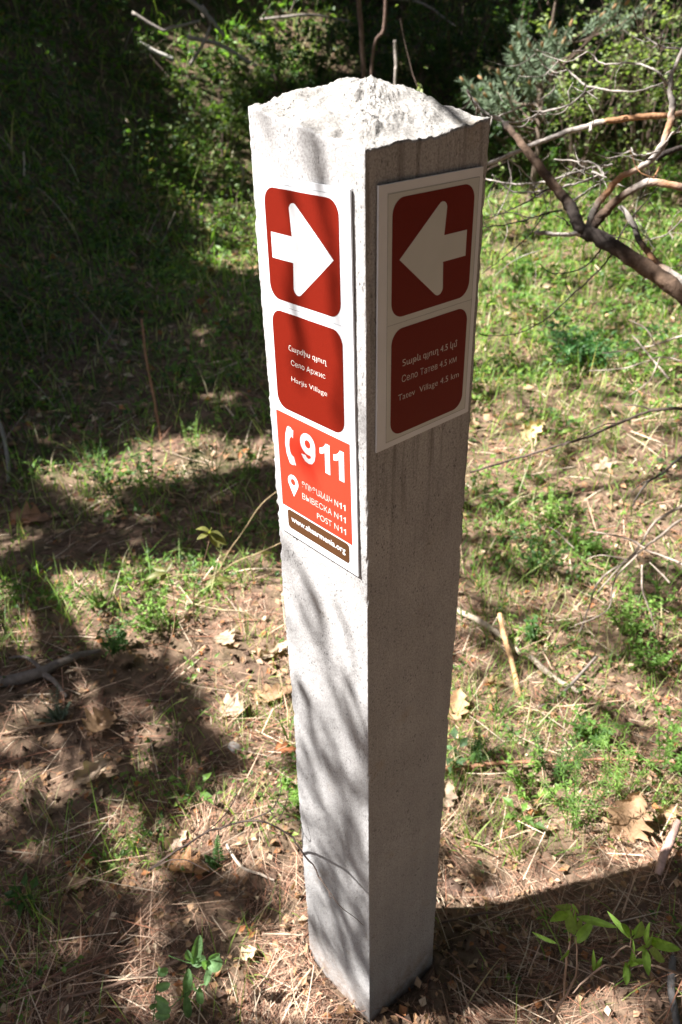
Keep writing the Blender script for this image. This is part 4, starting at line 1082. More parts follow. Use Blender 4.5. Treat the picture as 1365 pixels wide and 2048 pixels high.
# ------------------------------------------------------------------ the dead pine branch at right
def branch_part(root, O, name, pts, col, sides=8, rough=.22, wob=.0014, label=None, seed=1):
    P = [at(u, v, d) - O for u, v, d, w in pts]
    R = [w * (.70 if name in ('main_limb', 'fork') else .68) * pxm(at(u, v, d)) / 2 for u, v, d, w in pts]
    V, T, C = tube(P, R, col, sides, 8, rough, wob, seed, .45)
    o = put(name, mesh(name, V, T, M_BARK, C, True), root)
    if label: o['label'] = label
def dead_pine():
    O = gnd(1500, 1120)
    root = thing('dead_pine_bough', O, 'bare forked dead pine bough with orange-brown bark reaching in from the right behind the post', 'branch')
    BR, CH, GY, OR = (.10, .064, .043), (.035, .027, .023), (.30, .265, .235), (.33, .175, .09)  # charcoal: shade at the fork painted into the bark; also dark twigs
    b = lambda *a, **k: branch_part(root, O, *a, **k)
    b('main_limb', [(1175, 462, 1.72, 38), (1215, 486, 1.7, 41), (1290, 535, 1.68, 42), (1365, 588, 1.66, 46), (1480, 690, 1.7, 52), (1600, 860, 1.9, 60), (1720, 1100, float(np.linalg.norm(gnd(1720, 1100) - CAM)), 60)], np.array([CH, CH, BR, BR, GY, BR, BR]), 16, .28, seed=3)
    b('main_limb', [(1185, 470, 1.72, 40), (1160, 455, 1.72, 38), (1142, 415, 1.74, 30), (1115, 378, 1.76, 26), (1070, 320, 1.8, 24), (1035, 277, 1.83, 20), (1008, 248, 1.85, 17)], np.array([CH, CH, CH, BR, BR, BR, CH]), 10, seed=4, label='smooth brown fork leaning to the upper left')
    b('stub', [(1165, 466, 1.72, 20), (1140, 468, 1.71, 13), (1105, 468, 1.7, 12), (1072, 465, 1.7, 12)], GY, 8, seed=5)
    b('fork', [(1178, 455, 1.72, 24), (1188, 420, 1.72, 20), (1215, 385, 1.72, 19), (1245, 352, 1.72, 18), (1290, 330, 1.72, 17), (1318, 300, 1.72, 18), (1338, 255, 1.73, 20), (1345, 215, 1.74, 19), (1340, 175, 1.75, 13), (1348, 140, 1.76, 11), (1372, 85, 1.78, 10)], np.array([CH, GY, OR, OR, GY, GY, OR, GY, GY, GY, GY]), 9, seed=6)
    b('fork', [(1185, 455, 1.72, 30), (1210, 425, 1.71, 26), (1245, 392, 1.7, 22), (1290, 366, 1.69, 20), (1335, 368, 1.68, 19), (1400, 384, 1.68, 20)], np.array([CH, BR, BR, GY, OR, GY]), 9, seed=7)
    b('fork', [(1312, 318, 1.74, 16), (1350, 300, 1.76, 16), (1410, 285, 1.8, 17)], CH, 8, seed=8)
    b('fork', [(1240, 412, 1.85, 12), (1262, 440, 1.82, 16), (1280, 482, 1.8, 16), (1310, 520, 1.78, 18), (1345, 548, 1.76, 22), (1410, 590, 1.75, 24)], np.array([GY, GY, CH, OR, GY, GY]), 9, seed=9)
    b('fork', [(975, 330, 2.15, 12), (1030, 305, 2.14, 13), (1085, 282, 2.13, 13), (1140, 262, 2.12, 16), (1200, 245, 2.1, 15), (1215, 242, 2.1, 15), (1260, 236, 2.1, 17), (1335, 230, 2.1, 14), (1420, 232, 2.1, 15), (1560, 330, 2.05, 18), (1640, 560, 1.95, 22), (1610, 870, 1.9, 26)], np.array([GY, GY, GY, GY, GY, OR, OR, OR, GY, GY, GY, GY]), 9, seed=10)
    b('stub', [(1182, 246, 2.1, 8), (1182, 262, 2.08, 10)], GY, 7, seed=11)
    T = []   # fine twigs: lists of (u, v), distance, width
    T += [([(1010, 250), (1000, 236), (960, 225), (935, 180)], 1.9, 9, GY), ([(935, 182), (955, 210), (990, 238), (1030, 246), (1060, 236), (1080, 225)], 2.0, 8, GY),
          ([(1080, 225), (1130, 214), (1165, 190), (1172, 176)], 2.0, 8, GY), ([(990, 236), (1040, 215), (1080, 200), (1110, 170), (1075, 112), (1058, 78)], 2.2, 5, GY),
          ([(1172, 172), (1140, 145), (1110, 115), (1075, 100)], 2.2, 7, GY), ([(1172, 172), (1215, 180), (1270, 182), (1330, 165)], 2.2, 7, GY),
          ([(1336, 170), (1310, 140), (1270, 127), (1205, 127), (1180, 105), (1148, 102)], 2.0, 8, GY), ([(1372, 98), (1320, 92), (1280, 60), (1268, 20)], 2.1, 8, GY),
          ([(1320, 92), (1326, 60)], 2.1, 5, GY), ([(1340, 270), (1356, 262), (1360, 252)], 1.72, 9, GY), ([(1318, 302), (1290, 310), (1270, 308), (1262, 296)], 1.75, 6, GY),
          ([(1300, 364), (1312, 350), (1320, 330)], 1.7, 9, OR), ([(1225, 330), (1190, 335), (1150, 345), (1100, 362), (1040, 368), (990, 362), (970, 358)], 1.95, 9, GY),
          ([(1215, 345), (1170, 362), (1120, 375), (1060, 385), (1020, 380), (985, 350)], 1.95, 9, GY), ([(1210, 350), (1185, 325), (1150, 322), (1108, 318)], 1.9, 8, GY),
          ([(1165, 322), (1150, 338), (1125, 350)], 1.9, 5, GY), ([(1140, 405), (1165, 390), (1185, 374)], 1.8, 9, GY), ([(1185, 345), (1215, 355)], 1.8, 9, GY),
          ([(1110, 372), (1060, 400), (1010, 425), (960, 442)], 1.95, 5, CH), ([(1125, 420), (1090, 428), (1060, 437), (1010, 450), (960, 454)], 1.9, 6, CH),
          ([(1090, 428), (1050, 480), (1000, 520), (965, 548)], 1.9, 4, CH), ([(1060, 437), (1020, 425), (970, 432)], 1.95, 4, CH), ([(1010, 310), (1050, 345), (1090, 395)], 2.0, 4, GY),
          ([(1015, 320), (1022, 370), (990, 440)], 2.05, 5, GY), ([(1225, 505), (1195, 545), (1150, 585), (1090, 640), (1030, 668), (975, 672), (955, 665)], 1.75, 5, CH),
          ([(1205, 495), (1180, 525), (1140, 545), (1100, 545), (1080, 528)], 1.75, 5, CH), ([(1235, 480), (1265, 435), (1300, 395), (1340, 350)], 1.8, 5, CH),
          ([(1290, 560), (1330, 540), (1365, 530)], 2.2, 4, GY), ([(1080, 500), (1030, 520), (985, 555)], 2.6, 3, GY), ([(1365, 440), (1330, 470), (1290, 480)], 2.3, 5, GY),
          ([(1215, 486), (1200, 478), (1232, 470)], 1.72, 6, CH), ([(1262, 420), (1285, 455), (1310, 500)], 2.0, 4, GY), ([(1140, 452), (1125, 436), (1112, 432)], 1.72, 5, CH)]
    for k, (pts, d, w, c) in enumerate(T):
        n = len(pts); q = [(u, v, d + .05 * math.sin(k * 1.7 + i * 1.1), w * (1 - .55 * i / (n - 1))) for i, (u, v) in enumerate(pts)]
        b('twig', q, np.array(c) * (.85 + .3 * ((k * 37) % 10) / 10), 6, .25, .0014, seed=20 + k)
    # short random spurs on the twigs
    rr = random.Random(5)
    for k in range(100):
        pts, d, w, c = T[rr.randrange(len(T))]
        i = rr.randrange(len(pts) - 1); f = rr.random()
        u = pts[i][0] * (1 - f) + pts[i + 1][0] * f; v = pts[i][1] * (1 - f) + pts[i + 1][1] * f
        a = rr.uniform(0, 6.28); L = rr.uniform(18, 105)
        b('spur', [(u, v, d, w * .5), (u + math.cos(a) * L * .5, v + math.sin(a) * L * .5, d + rr.uniform(-.04, .04), w * .35), (u + math.cos(a + .4) * L, v + math.sin(a + .4) * L, d + rr.uniform(-.08, .08), w * .2)], np.array(c) * rr.uniform(.8, 1.2), 5, .1, .0012, seed=90 + k)
dead_pine()

def hanging_twig(label, lines, col, O):
    root = thing('bare_twig', O, label, 'twig', 'bare twigs at the right edge')
    for k, (pts, d, w) in enumerate(lines):
        n = len(pts)
        branch_part(root, O, 'stem' if k == 0 else 'side_twig', [(u, v, d + .02 * i, w * (1 - .5 * i / (n - 1))) for i, (u, v) in enumerate(pts)], np.array(col), 6, .2, .0012, seed=k + 3)
hanging_twig('long thin dark twig slanting down from the right edge to the post above the litter',
    [([(1600, 862), (1500, 815), (1440, 812), (1365, 817), (1310, 820), (1240, 845), (1180, 872), (1120, 890), (1040, 915), (940, 945)], 1.72, 12), ([(1310, 820), (1280, 812), (1248, 810)], 1.8, 6), ([(1240, 845), (1200, 852), (1150, 880), (1100, 905)], 1.8, 4)], (.10, .075, .06), at(1600, 862, 1.75))
hanging_twig('short dark twig drooping in from the right edge beside the straw',
    [([(1590, 850), (1480, 850), (1420, 870), (1365, 912), (1320, 950), (1292, 968), (1265, 1012)], 1.68, 11), ([(1300, 960), (1285, 966), (1262, 985)], 1.6, 4)], (.07, .06, .05), at(1590, 850, 1.68))
G4 = gnd(1420, 1130)
hanging_twig('grey forked dead twigs lying low at the right edge over the green clumps',
    [([(1430, 980), (1365, 1012), (1310, 1045), (1285, 1085), (1255, 1120), (1200, 1160), (1180, 1210), (1160, 1265)], 1.95, 10), ([(1430, 1020), (1365, 1038), (1318, 1075), (1290, 1095), (1240, 1135), (1195, 1185)], 1.95, 10),
     ([(1290, 1095), (1250, 1075), (1180, 1062)], 1.95, 7), ([(1285, 1130), (1285, 1180), (1300, 1220), (1312, 1262)], 1.9, 7), ([(1275, 1110), (1230, 1160), (1215, 1220), (1150, 1250)], 1.95, 6), ([(1380, 1135), (1320, 1110), (1290, 1100)], 1.95, 9), ([(1340, 1165), (1300, 1125)], 1.95, 7),
     ([(1150, 1098), (1110, 1060), (1090, 1055)], 2.0, 4), ([(1255, 1120), (1205, 1110), (1170, 1120)], 2.0, 5)], (.33, .27, .22), G4)
G5 = gnd(1430, 740)
hanging_twig('pale tangle of dead twigs in the grass at the right edge below the bough',
    [([(1440, 660), (1365, 672), (1310, 690), (1260, 700), (1205, 706)], 2.5, 8), ([(1430, 730), (1365, 722), (1320, 715), (1255, 735), (1180, 742)], 2.5, 7), ([(1320, 715), (1300, 760), (1260, 790)], 2.5, 5), ([(1340, 760), (1290, 700), (1265, 670)], 2.5, 7), ([(1310, 690), (1290, 655), (1255, 640)], 2.5, 5)], (.42, .35, .29), G5)

# ------------------------------------------------------------------ shrubs behind the clearing
def shrub(G, H, R, nst, nl, lsize, lw, cols, wts, label, cat='shrub', name='leafy_shrub', stemcol=(.13, .09, .07), seed=0, group=None, droop=.2, upw=.3, sr=.006):
    rr = np.random.default_rng(seed + 500)
    root = thing(name, G, label, cat, group)
    tips = []; st = Bag()
    for k in range(nst):
        a = rr.uniform(0, 6.28); q = rr.uniform(.1, 1) ** .6
        top = np.array([math.cos(a) * R * q, math.sin(a) * R * q, H * rr.uniform(.55, 1)])
        mid = top * [.45, .45, .55] + rr.normal(0, .04, 3) * H
        V, T, C = tube([np.array([0, 0, -.05]), mid, top], [sr, sr * .7, sr * .25], stemcol, 5, 4, .1, .004 * H, k); st.add(V, T, C)
        for j in range(5):
            t = rr.uniform(.35, 1); p = mid * (1 - t) * 2 * t + top * t * t
            e = p + rr.normal(0, .16, 3) * H * np.array([1, 1, .8])
            V, T, C = tube([p, (p + e) / 2 + rr.normal(0, .015, 3) * H, e], [sr * .4, sr * .3, sr * .12], stemcol, 4, 2, 0, 0, j); st.add(V, T, C)
            tips.append((p, e))
    tag(put('stems', mesh('stems', np.concatenate(st.V), np.concatenate(st.F), M_BARK, np.concatenate(st.C)), root), kind='stuff')
    ti = rr.integers(0, len(tips), nl); f = rr.uniform(.15, 1.08, nl)[:, None]
    A = np.array([t[0] for t in tips])[ti]; B = np.array([t[1] for t in tips])[ti]
    P = A + (B - A) * f + rr.normal(0, lsize * .5, (nl, 3))
    D = rr.normal(0, 1, (nl, 3)); D[:, 2] = D[:, 2] * .5 + upw
    Nn = np.stack([rr.normal(0, .5, nl), rr.normal(0, .5, nl), np.ones(nl)], 1)
    idx = rr.choice(len(cols), nl, p=np.array(wts) / sum(wts)); C0 = np.clip(np.array(cols)[idx] * (1 + rr.normal(0, .18, (nl, 1))), .008, .6)
    L = rr.uniform(.7, 1.3, nl) * lsize
    V, T, C = leaves(P, D, Nn, L, L * lw, C0, droop)
    tag(put('foliage', mesh('foliage', V, T, M_LEAF, C), root), kind='stuff')
    return root
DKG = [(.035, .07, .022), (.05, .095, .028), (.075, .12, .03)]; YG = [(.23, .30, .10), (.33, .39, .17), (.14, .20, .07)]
def gdist(u, dist):
    """terrain point in the photo's column u at a ground distance"""
    d = ray(u, 60); a = math.atan2(d[1], d[0]); x, y = CAM[0] + math.cos(a) * dist, CAM[1] + math.sin(a) * dist
    return np.array([x, y, float(height(x, y, False))])
for u, dist, H, R, n, L, c, w, lab in [
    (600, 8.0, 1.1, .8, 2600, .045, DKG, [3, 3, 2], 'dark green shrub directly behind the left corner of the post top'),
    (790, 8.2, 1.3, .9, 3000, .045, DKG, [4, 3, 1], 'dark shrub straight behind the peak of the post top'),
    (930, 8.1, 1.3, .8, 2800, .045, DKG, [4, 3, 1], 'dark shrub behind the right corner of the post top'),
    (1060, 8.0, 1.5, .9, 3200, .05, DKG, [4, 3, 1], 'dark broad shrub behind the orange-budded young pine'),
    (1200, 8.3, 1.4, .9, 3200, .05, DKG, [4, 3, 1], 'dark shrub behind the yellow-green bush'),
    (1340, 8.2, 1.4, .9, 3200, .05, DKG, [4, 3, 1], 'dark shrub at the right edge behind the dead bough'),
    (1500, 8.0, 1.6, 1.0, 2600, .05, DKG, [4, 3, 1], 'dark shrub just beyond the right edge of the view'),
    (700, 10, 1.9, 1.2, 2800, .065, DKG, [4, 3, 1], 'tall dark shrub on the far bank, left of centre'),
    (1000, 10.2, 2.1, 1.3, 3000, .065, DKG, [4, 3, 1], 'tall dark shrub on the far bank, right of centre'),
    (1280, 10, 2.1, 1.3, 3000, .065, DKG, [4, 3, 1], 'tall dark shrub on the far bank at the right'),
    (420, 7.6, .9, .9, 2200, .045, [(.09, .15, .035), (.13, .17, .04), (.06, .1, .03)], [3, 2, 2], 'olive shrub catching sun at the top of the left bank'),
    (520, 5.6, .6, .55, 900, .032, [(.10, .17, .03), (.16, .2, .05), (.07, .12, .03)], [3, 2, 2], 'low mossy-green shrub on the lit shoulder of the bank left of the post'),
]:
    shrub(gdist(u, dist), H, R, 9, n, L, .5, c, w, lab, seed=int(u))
# near, lit ones
shrub(gnd(400, 345), .42, .24, 5, 260, .032, .6, YG, [3, 1, 3], 'young sunlit leafy shoot on the dark bank, left of the post top', 'shrub', 'leafy_shoot', seed=1, sr=.003)
shrub(gnd(462, 400), .40, .2, 4, 200, .03, .6, YG, [3, 1, 3], 'second leafy shoot on the bank, touching the left side of the post', 'shrub', 'leafy_shoot', seed=2, sr=.003)
shrub(gdist(875, 4.2), .98, .22, 4, 260, .030, .55, YG, [3, 2, 2], 'slender leafy sapling rising behind the right corner of the post top', 'sapling', 'leafy_sapling', seed=3, sr=.005)
shrub(gdist(765, 4.4), .92, .25, 6, 90, .026, .5, DKG, [3, 2, 2], 'nearly bare thin-stemmed sapling behind the peak of the post', 'sapling', 'leafy_sapling', seed=4, sr=.006, stemcol=(.16, .10, .08))
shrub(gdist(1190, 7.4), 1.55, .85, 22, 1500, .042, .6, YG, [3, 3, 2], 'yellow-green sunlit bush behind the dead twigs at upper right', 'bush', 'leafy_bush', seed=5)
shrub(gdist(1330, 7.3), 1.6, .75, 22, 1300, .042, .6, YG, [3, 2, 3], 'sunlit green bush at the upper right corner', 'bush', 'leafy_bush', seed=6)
shrub(gdist(1080, 7.5), .75, .7, 10, 1700, .045, .55, [(.06, .12, .03), (.09, .16, .035)], [2, 1], 'low green bush at the far edge of the sunny grass', 'bush', 'leafy_bush', seed=9)
shrub(gdist(1310, 3.7), .16, .4, 10, 500, .045, .35, [(.05, .13, .04), (.08, .18, .05)], [2, 1], 'low dark green leafy patch in the grass under the bough, right', 'bush', 'leafy_bush', seed=10, sr=.003)

def young_pine():
    G = gdist(1090, 6.6); rr = np.random.default_rng(77)
    root = thing('young_pine', G, 'young pine with blue-green needles and orange buds behind the right corner of the post', 'pine')
    tips = [(930, 165), (950, 180), (965, 160), (985, 178), (1000, 150), (1015, 175), (975, 195), (1030, 130), (1025, 100), (1040, 75), (1060, 95), (1050, 120), (1075, 115), (1045, 150),
            (1070, 140), (1100, 60), (1110, 75), (1085, 95), (1140, 55), (1125, 90), (1020, 200), (1000, 215), (1060, 170), (955, 205), (1090, 130), (1035, 55), (1110, 175), (1105, 195), (940, 190), (1225, 20), (1250, 10), (1260, 40), (1290, 20), (1200, 35)]
    n = len(tips)
    V, T, C = tube([np.array([0, 0, -.05]), np.array([.03, .0, .5]), np.array([.0, .05, 1.0]), np.array([.05, .05, 1.6])], [.028, .02, .014, .006], (.16, .12, .09), 8, 6, .2, .01, 3)
    put('trunk', mesh('trunk', V, T, M_BARK, C, True), root)
    for k, (u, v) in enumerate(tips):
        d = 6.4 + rr.normal(0, .3)
        p = at(u, v, d) - G
        b = np.array([.01, .02, max(.3, p[2] - .25 * np.hypot(p[0], p[1]) - rr.uniform(0, .35))])
        V, T, C = tube([b, (b + p) / 2 - [0, 0, .05], p], [.009, .006, .004], (.14, .10, .075), 5, 4, .1, .01, k)
        put('twig', mesh('twig', V, T, M_BARK, C), root)
        m = 110; ax = p - (b + p) / 2 + [0, 0, .1]; ax /= np.linalg.norm(ax)
        D = rr.normal(0, .75, (m, 3)) + ax * .9; D /= np.linalg.norm(D, axis=1, keepdims=True)
        P = p[None] - ax[None] * rr.uniform(0, .16, (m, 1))
        L = rr.uniform(.05, .095, m)
        V, T, C = leaves(P, D, rr.normal(0, 1, (m, 3)), L, np.full(m, .0075), np.clip(np.array([(.17, .23, .14)]) * (1 + rr.normal(0, .2, (m, 1))), .01, .5), .02)
        tag(put('needles', mesh('needles', V, T, M_CROWN, C), root), kind='stuff')
        if k < 24 or k > 28:
            a = ax * .046
            V, T, C = tube([p, p + a * .35, p + a * .8, p + a * 1.15], [.005, .011, .009, .002], (.42, .24, .12), 7, 2, .15, 0, k)
            put('bud', mesh('bud', V, T, M_DRY, C, True), root)
young_pine()
for k, (pts, d, w, lab) in enumerate([
    ([(370, -10), (420, 35), (450, 75)], 4.2, 9, 'pale dead stick leaning on the left bank at the top edge'),
    ([(265, 25), (320, 58), (345, 55), (400, 42)], 4.2, 6, 'thin pale forked stick at the top edge of the left bank'),
    ([(375, 75), (440, 90), (500, 125), (560, 160)], 4.6, 8, 'long pale stick running down the lit shoulder of the bank'),
    ([(380, 130), (420, 55), (405, 10)], 4.3, 6, 'thin grey stick standing against the bank at the top'),
    ([(475, 325), (488, 350), (475, 395)], 3.6, 7, 'small bent grey stick close to the upper left side of the post'),
    ([(520, 38), (620, 30), (700, 42)], 6.0, 5, 'pinkish dead stick lying level above the post top'),
    ([(790, 80), (792, 130), (790, 172), (786, 420)], 4.2, 6, 'short upright dry stalk just behind the post peak'),
    ([(716, -20), (722, 60), (728, 155), (730, 400)], 5.0, 10, 'thin brown tree stem rising behind the post peak'),
    ([(772, -10), (768, 60), (745, 120), (740, 410)], 5.2, 7, 'dark leaning stem right of the thin brown stem'),
    ([(780, -5), (850, 10), (920, 60)], 5.5, 5, 'thin pale twig across the top edge right of the post peak')]):
    low = max(pts, key=lambda p: p[1]); n = len(pts)
    O = gnd(low[0], low[1] + (90 if low[1] < 330 else 0))
    P = [upr(u, v, O) - O for u, v in pts]
    V, T, C = tube(P, [w * pxm(O) / 2 * (1 - .3 * i / n) for i in range(n)], (.36, .31, .27) if k not in (7, 8) else (.14, .09, .07), 7, 5, .15, .004, k)
    o = put('dead_stick', mesh('dead_stick', V, T, M_BARK, C, True)); o.location = O
    tag(o, lab, 'stick', 'dead sticks and stems on the far banks')

# ------------------------------------------------------------------ shade trees (crowns stand above and left of the view)
def ell(u, v, cx, cy, rx, ry, rot=0.0):
    a = math.radians(rot); du, dv = u - cx, v - cy
    x = du * math.cos(a) + dv * math.sin(a); y = -du * math.sin(a) + dv * math.cos(a)
    return np.hypot(x / rx, y / ry) < 1
LIT = [(345, 925, 225, 32, -8), (510, 905, 70, 30, 0), (380, 1215, 250, 84, -6), (130, 1195, 150, 55, 0), (520, 1330, 92, 140, 0), (530, 1450, 80, 80, 0), (430, 1330, 60, 40, 0), (90, 1400, 60, 24, -30), (250, 1740, 90, 22, -25), (120, 1900, 80, 20, -15), (400, 1840, 60, 24, -30), (60, 1290, 40, 22, 0), (280, 1500, 50, 20, -30), (60, 1180, 70, 30, 0),
       (470, 1640, 150, 62, -20), (330, 1705, 120, 46, -15), (555, 1960, 95, 110, 0), (480, 1900, 60, 50, 0), (590, 1780, 50, 60, 0),
       (10, 1470, 40, 30, 0), (35, 1045, 30, 20, 0), (195, 1440, 34, 28, 0), (185, 1550, 36, 22, 0), (240, 1640, 60, 30, -20), (60, 1560, 30, 20, 0), 
       (420, 160, 75, 80, 0), (485, 270, 24, 80, 0), (560, 90, 130, 80, 0), (330, 60, 70, 50, 0), (640, 60, 60, 40, 0), (410, 270, 50, 50, 0), (90, 1700, 40, 26, 0), (320, 170, 34, 24, 20)]
def shade(u, v, front):
    D = np.full(u.shape, .93)
    D = np.where(u > 610, .03, D)
    D = np.where((u > 560) & (u <= 610) & (v > 820) & (v < 1500), .3, D)
    D = np.where((u > 850) & (v > 1110) & (v < 1330), .10, D)
    D = np.where((u > 900) & (v > 1960), .25, D)
    D = np.where((u > 620) & (v < 385), .80, D)
    D = np.where((u > 880) & (v < 260) & (v > 40), .45, D)
    D = np.where((u > 620) & (v > 385) & (v < 480), .25, D)
    u0, v0 = u, v
    u = u + 34 * vn(u / 62, v / 34, 0, 97) + 14 * vn(u / 22, v / 14, 0, 98); v = v + 20 * vn(u / 80, v / 38, 0, 99) + .0 * u
    for e in LIT: D = np.where(ell(u, v, e[0], e[1], e[2] * 1.16 + 8, e[3] * 1.16 + 8, e[4]), .0, D)
    u, v = u0, v0
    D = np.where((u < -60) | (v > 2110), .80, D)
    D = np.where((u > 1400) & (v > 420), .12, D)
    D = np.where(v < -150, .85, D)
    return np.where(front, D, .6)

LIT3D = [((1190, 7.4, 1.1), .6), ((1330, 7.3, 1.2), .6), ((1050, 6.5, .95), .75), ((950, 6.4, .7), .5), ((400, -345, .25), .24), ((462, -400, .25), .1), ((875, 4.2, .8), .28), ((520, 5.6, .4), .5),
         ((430, 5.6, .3), .34), ((400, 6.6, .3), .4), ((480, 7.6, .6), .35), ((1250, 6.6, .2), .5)]
def canopy():
    n = 120000
    x, y, r = polar(n, .25, 24, 70)
    g = np.stack([x, y, height(x, y, False)], 1)
    size = np.clip(.030 * r, .036, .6)
    t = RNG.uniform(1.7, 4.0, n) + .35 * r
    u, v, f = proj(g)
    keep = RNG.random(n) < shade(u, v, f)
    # clumping so that light leaks through in places
    cl = vn(g[:, 0] * 5 / np.clip(r / 2, 1, 9) , g[:, 1] * 5 / np.clip(r / 2, 1, 9), t * .3, 91)
    keep &= ~((cl > np.where(r < 3, .30, .50)) & (RNG.random(n) < .85))
    c2 = vn(g[:, 0] * 13, g[:, 1] * 13, 0, 92)
    keep &= ~((r < 2.6) & (c2 > .50))
    g, size, t, r = g[keep], size[keep], t[keep], r[keep]
    P = g + S[None] * t[:, None]
    # the rays that reach the front of the post keep their own, lighter dapple
    tf = (P[:, 1]) / S[1]; hx = P[:, 0] - S[0] * tf; hz = P[:, 2] - S[2] * tf
    hit = (tf > 0) & (hx > -.24) & (hx < .07) & (hz > 0) & (hz < 1.5)
    pr = np.where(hz > .85, .02, np.where(hz > .5, .28, .62))
    hitT = False
    tt = (P[:, 2] - 1.33) / S[2]; tx = P[:, 0] - S[0] * tt; ty = P[:, 1] - S[1] * tt
    hitT = (tx > -.24) & (tx < .08) & (ty > -.08) & (ty < .24)
    drop = (hit & (RNG.random(len(P)) > pr)) | hitT
    for (cu, cd, cz), rad in LIT3D:            # gaps through which the sun reaches single bushes
        c = (gnd(cu, -cd) if cd < 0 else gdist(cu, cd)) + [0, 0, cz]
        w = P - c[None]; al = w @ S
        drop |= (np.linalg.norm(w - al[:, None] * S[None], axis=1) < rad + .5 * size) & (al > 0) & (RNG.random(len(P)) < .93)
    P, size, r = P[~drop], size[~drop], r[~drop]
    for _ in range(14):                        # keep crowns above the ground and out of the lens's way
        u, v, f = proj(P)
        bad = ((f & (u > -130) & (u < 1500) & (v > -130) & (v < 2200)) | (P[:, 2] < height(P[:, 0], P[:, 1], False) + 1.0) | (np.linalg.norm(P - CAM, axis=1) < 1.3))
        P[bad] += S * .8
    # the light crown that dapples the post itself
    m = 520
    z = RNG.uniform(.0, 1.36, m); x = RNG.uniform(-.155, .03, m)
    dens = np.interp(z, [0, .5, .8, .92, 1.36], [.95, .8, .5, .06, .05]) * np.clip(.75 + 1.4 * vn(x * 14, z * 5, 0, 95), 0, 1)
    q = RNG.random(m) < dens
    Pf = np.stack([x, 0 * x, z], 1)[q] + S[None] * RNG.uniform(2.2, 4.2, q.sum())[:, None]
    P = np.concatenate([P, Pf]); size = np.concatenate([size, RNG.uniform(.014, .026, len(Pf))])
    return P, size
CP, CS = canopy()
def tufts(P, size, col, m=8):
    """star-shaped needle tufts"""
    n = len(P); Pm = np.repeat(P, m, 0); sz = np.repeat(size, m)
    k = n * m
    D = RNG.normal(0, 1, (k, 3)); D /= np.linalg.norm(D, axis=1, keepdims=True)
    X = np.cross(D, RNG.normal(0, 1, (k, 3))); X /= np.linalg.norm(X, axis=1, keepdims=True)
    L = (sz * RNG.uniform(.8, 1.5, k))[:, None]; Wd = (sz * RNG.uniform(.22, .38, k))[:, None]
    V = np.stack([Pm - X * Wd * .5, Pm + X * Wd * .5, Pm + D * L + X * Wd * .2, Pm + D * L - X * Wd * .2], 1).reshape(-1, 3)
    Fc = np.arange(k * 4).reshape(-1, 4)
    C = np.repeat(np.clip(np.array(col)[None] * (1 + RNG.normal(0, .2, (k, 1))), .01, .3), 4, 0)
    return V, Fc, C
TREES = [((-4.7, -1.3), 4.3, .13, 'stout pine on the left bank whose crown shades the path side'),
         ((-2.5, -1.2), 2.9, .10, 'short slim pine close to the left of the view, nearest to the post'),
         ((-7.5, .2), 5.0, .16, 'big pine high on the left bank, partly above the view'),
         ((-1.6, -4.2), 5.0, .15, 'large pine standing behind the left shoulder of the viewer'),
         ((-11.5, 5.5), 11.0, .20, 'old pine far up the wooded bank behind the dark undergrowth'),
         ((-8.0, 9.0), 11.0, .18, 'tall pine at the back of the clearing above the dark shrubs'),
         ((-2.5, 10.5), 11.0, .18, 'tall pine behind the clearing at the right')]
TB = np.array([t[0] for t in TREES])
own = np.argmin(np.linalg.norm(CP[:, None, :2] - TB[None], axis=2) - np.array([0, .3, 0, 0, 1, 1, 1])[None], axis=1)
for k, ((tx, ty), H, rad, lab) in enumerate(TREES):
    bz = float(height(tx, ty, False)); O = np.array([tx, ty, bz])
    root = thing('pine_tree', O, lab, 'pine tree', 'pine trees that shade the path')
    rr = np.random.default_rng(k)
    Pk = CP[own == k]; Sk = CS[own == k]
    top = H
    V, T, C = tube([np.array([0, 0, -.2]), np.array([.03, .02, top * .3]), np.array([-.04, .03, top * .7]), np.array([0, 0, top])], [rad * 1.15, rad * .85, rad * .5, rad * .1], (.17, .12, .09), 12, 8, .12, .02, k)
    put('trunk', mesh('trunk', V, T, M_BARK, C, True), root)
    if len(Pk) == 0: continue
    for j in rr.choice(len(Pk), min(len(Pk), 16), replace=False):
        e = Pk[j] - O; s0 = np.array([0, 0, min(max(1.6, e[2] - .3 * np.hypot(e[0], e[1])), top * .95)])
        V, T, C = tube([s0, (s0 + e) / 2 + [0, 0, .08], e], [rad * .14, rad * .07, .005], (.17, .12, .09), 6, 5, .1, .03, j)
        put('limb', mesh('limb', V, T, M_BARK, C, True), root)
    V, Fc, C = tufts(Pk - O, Sk, (.045, .085, .035))
    tag(put('crown', mesh('crown', V, Fc, M_CROWN, C), root), kind='stuff')

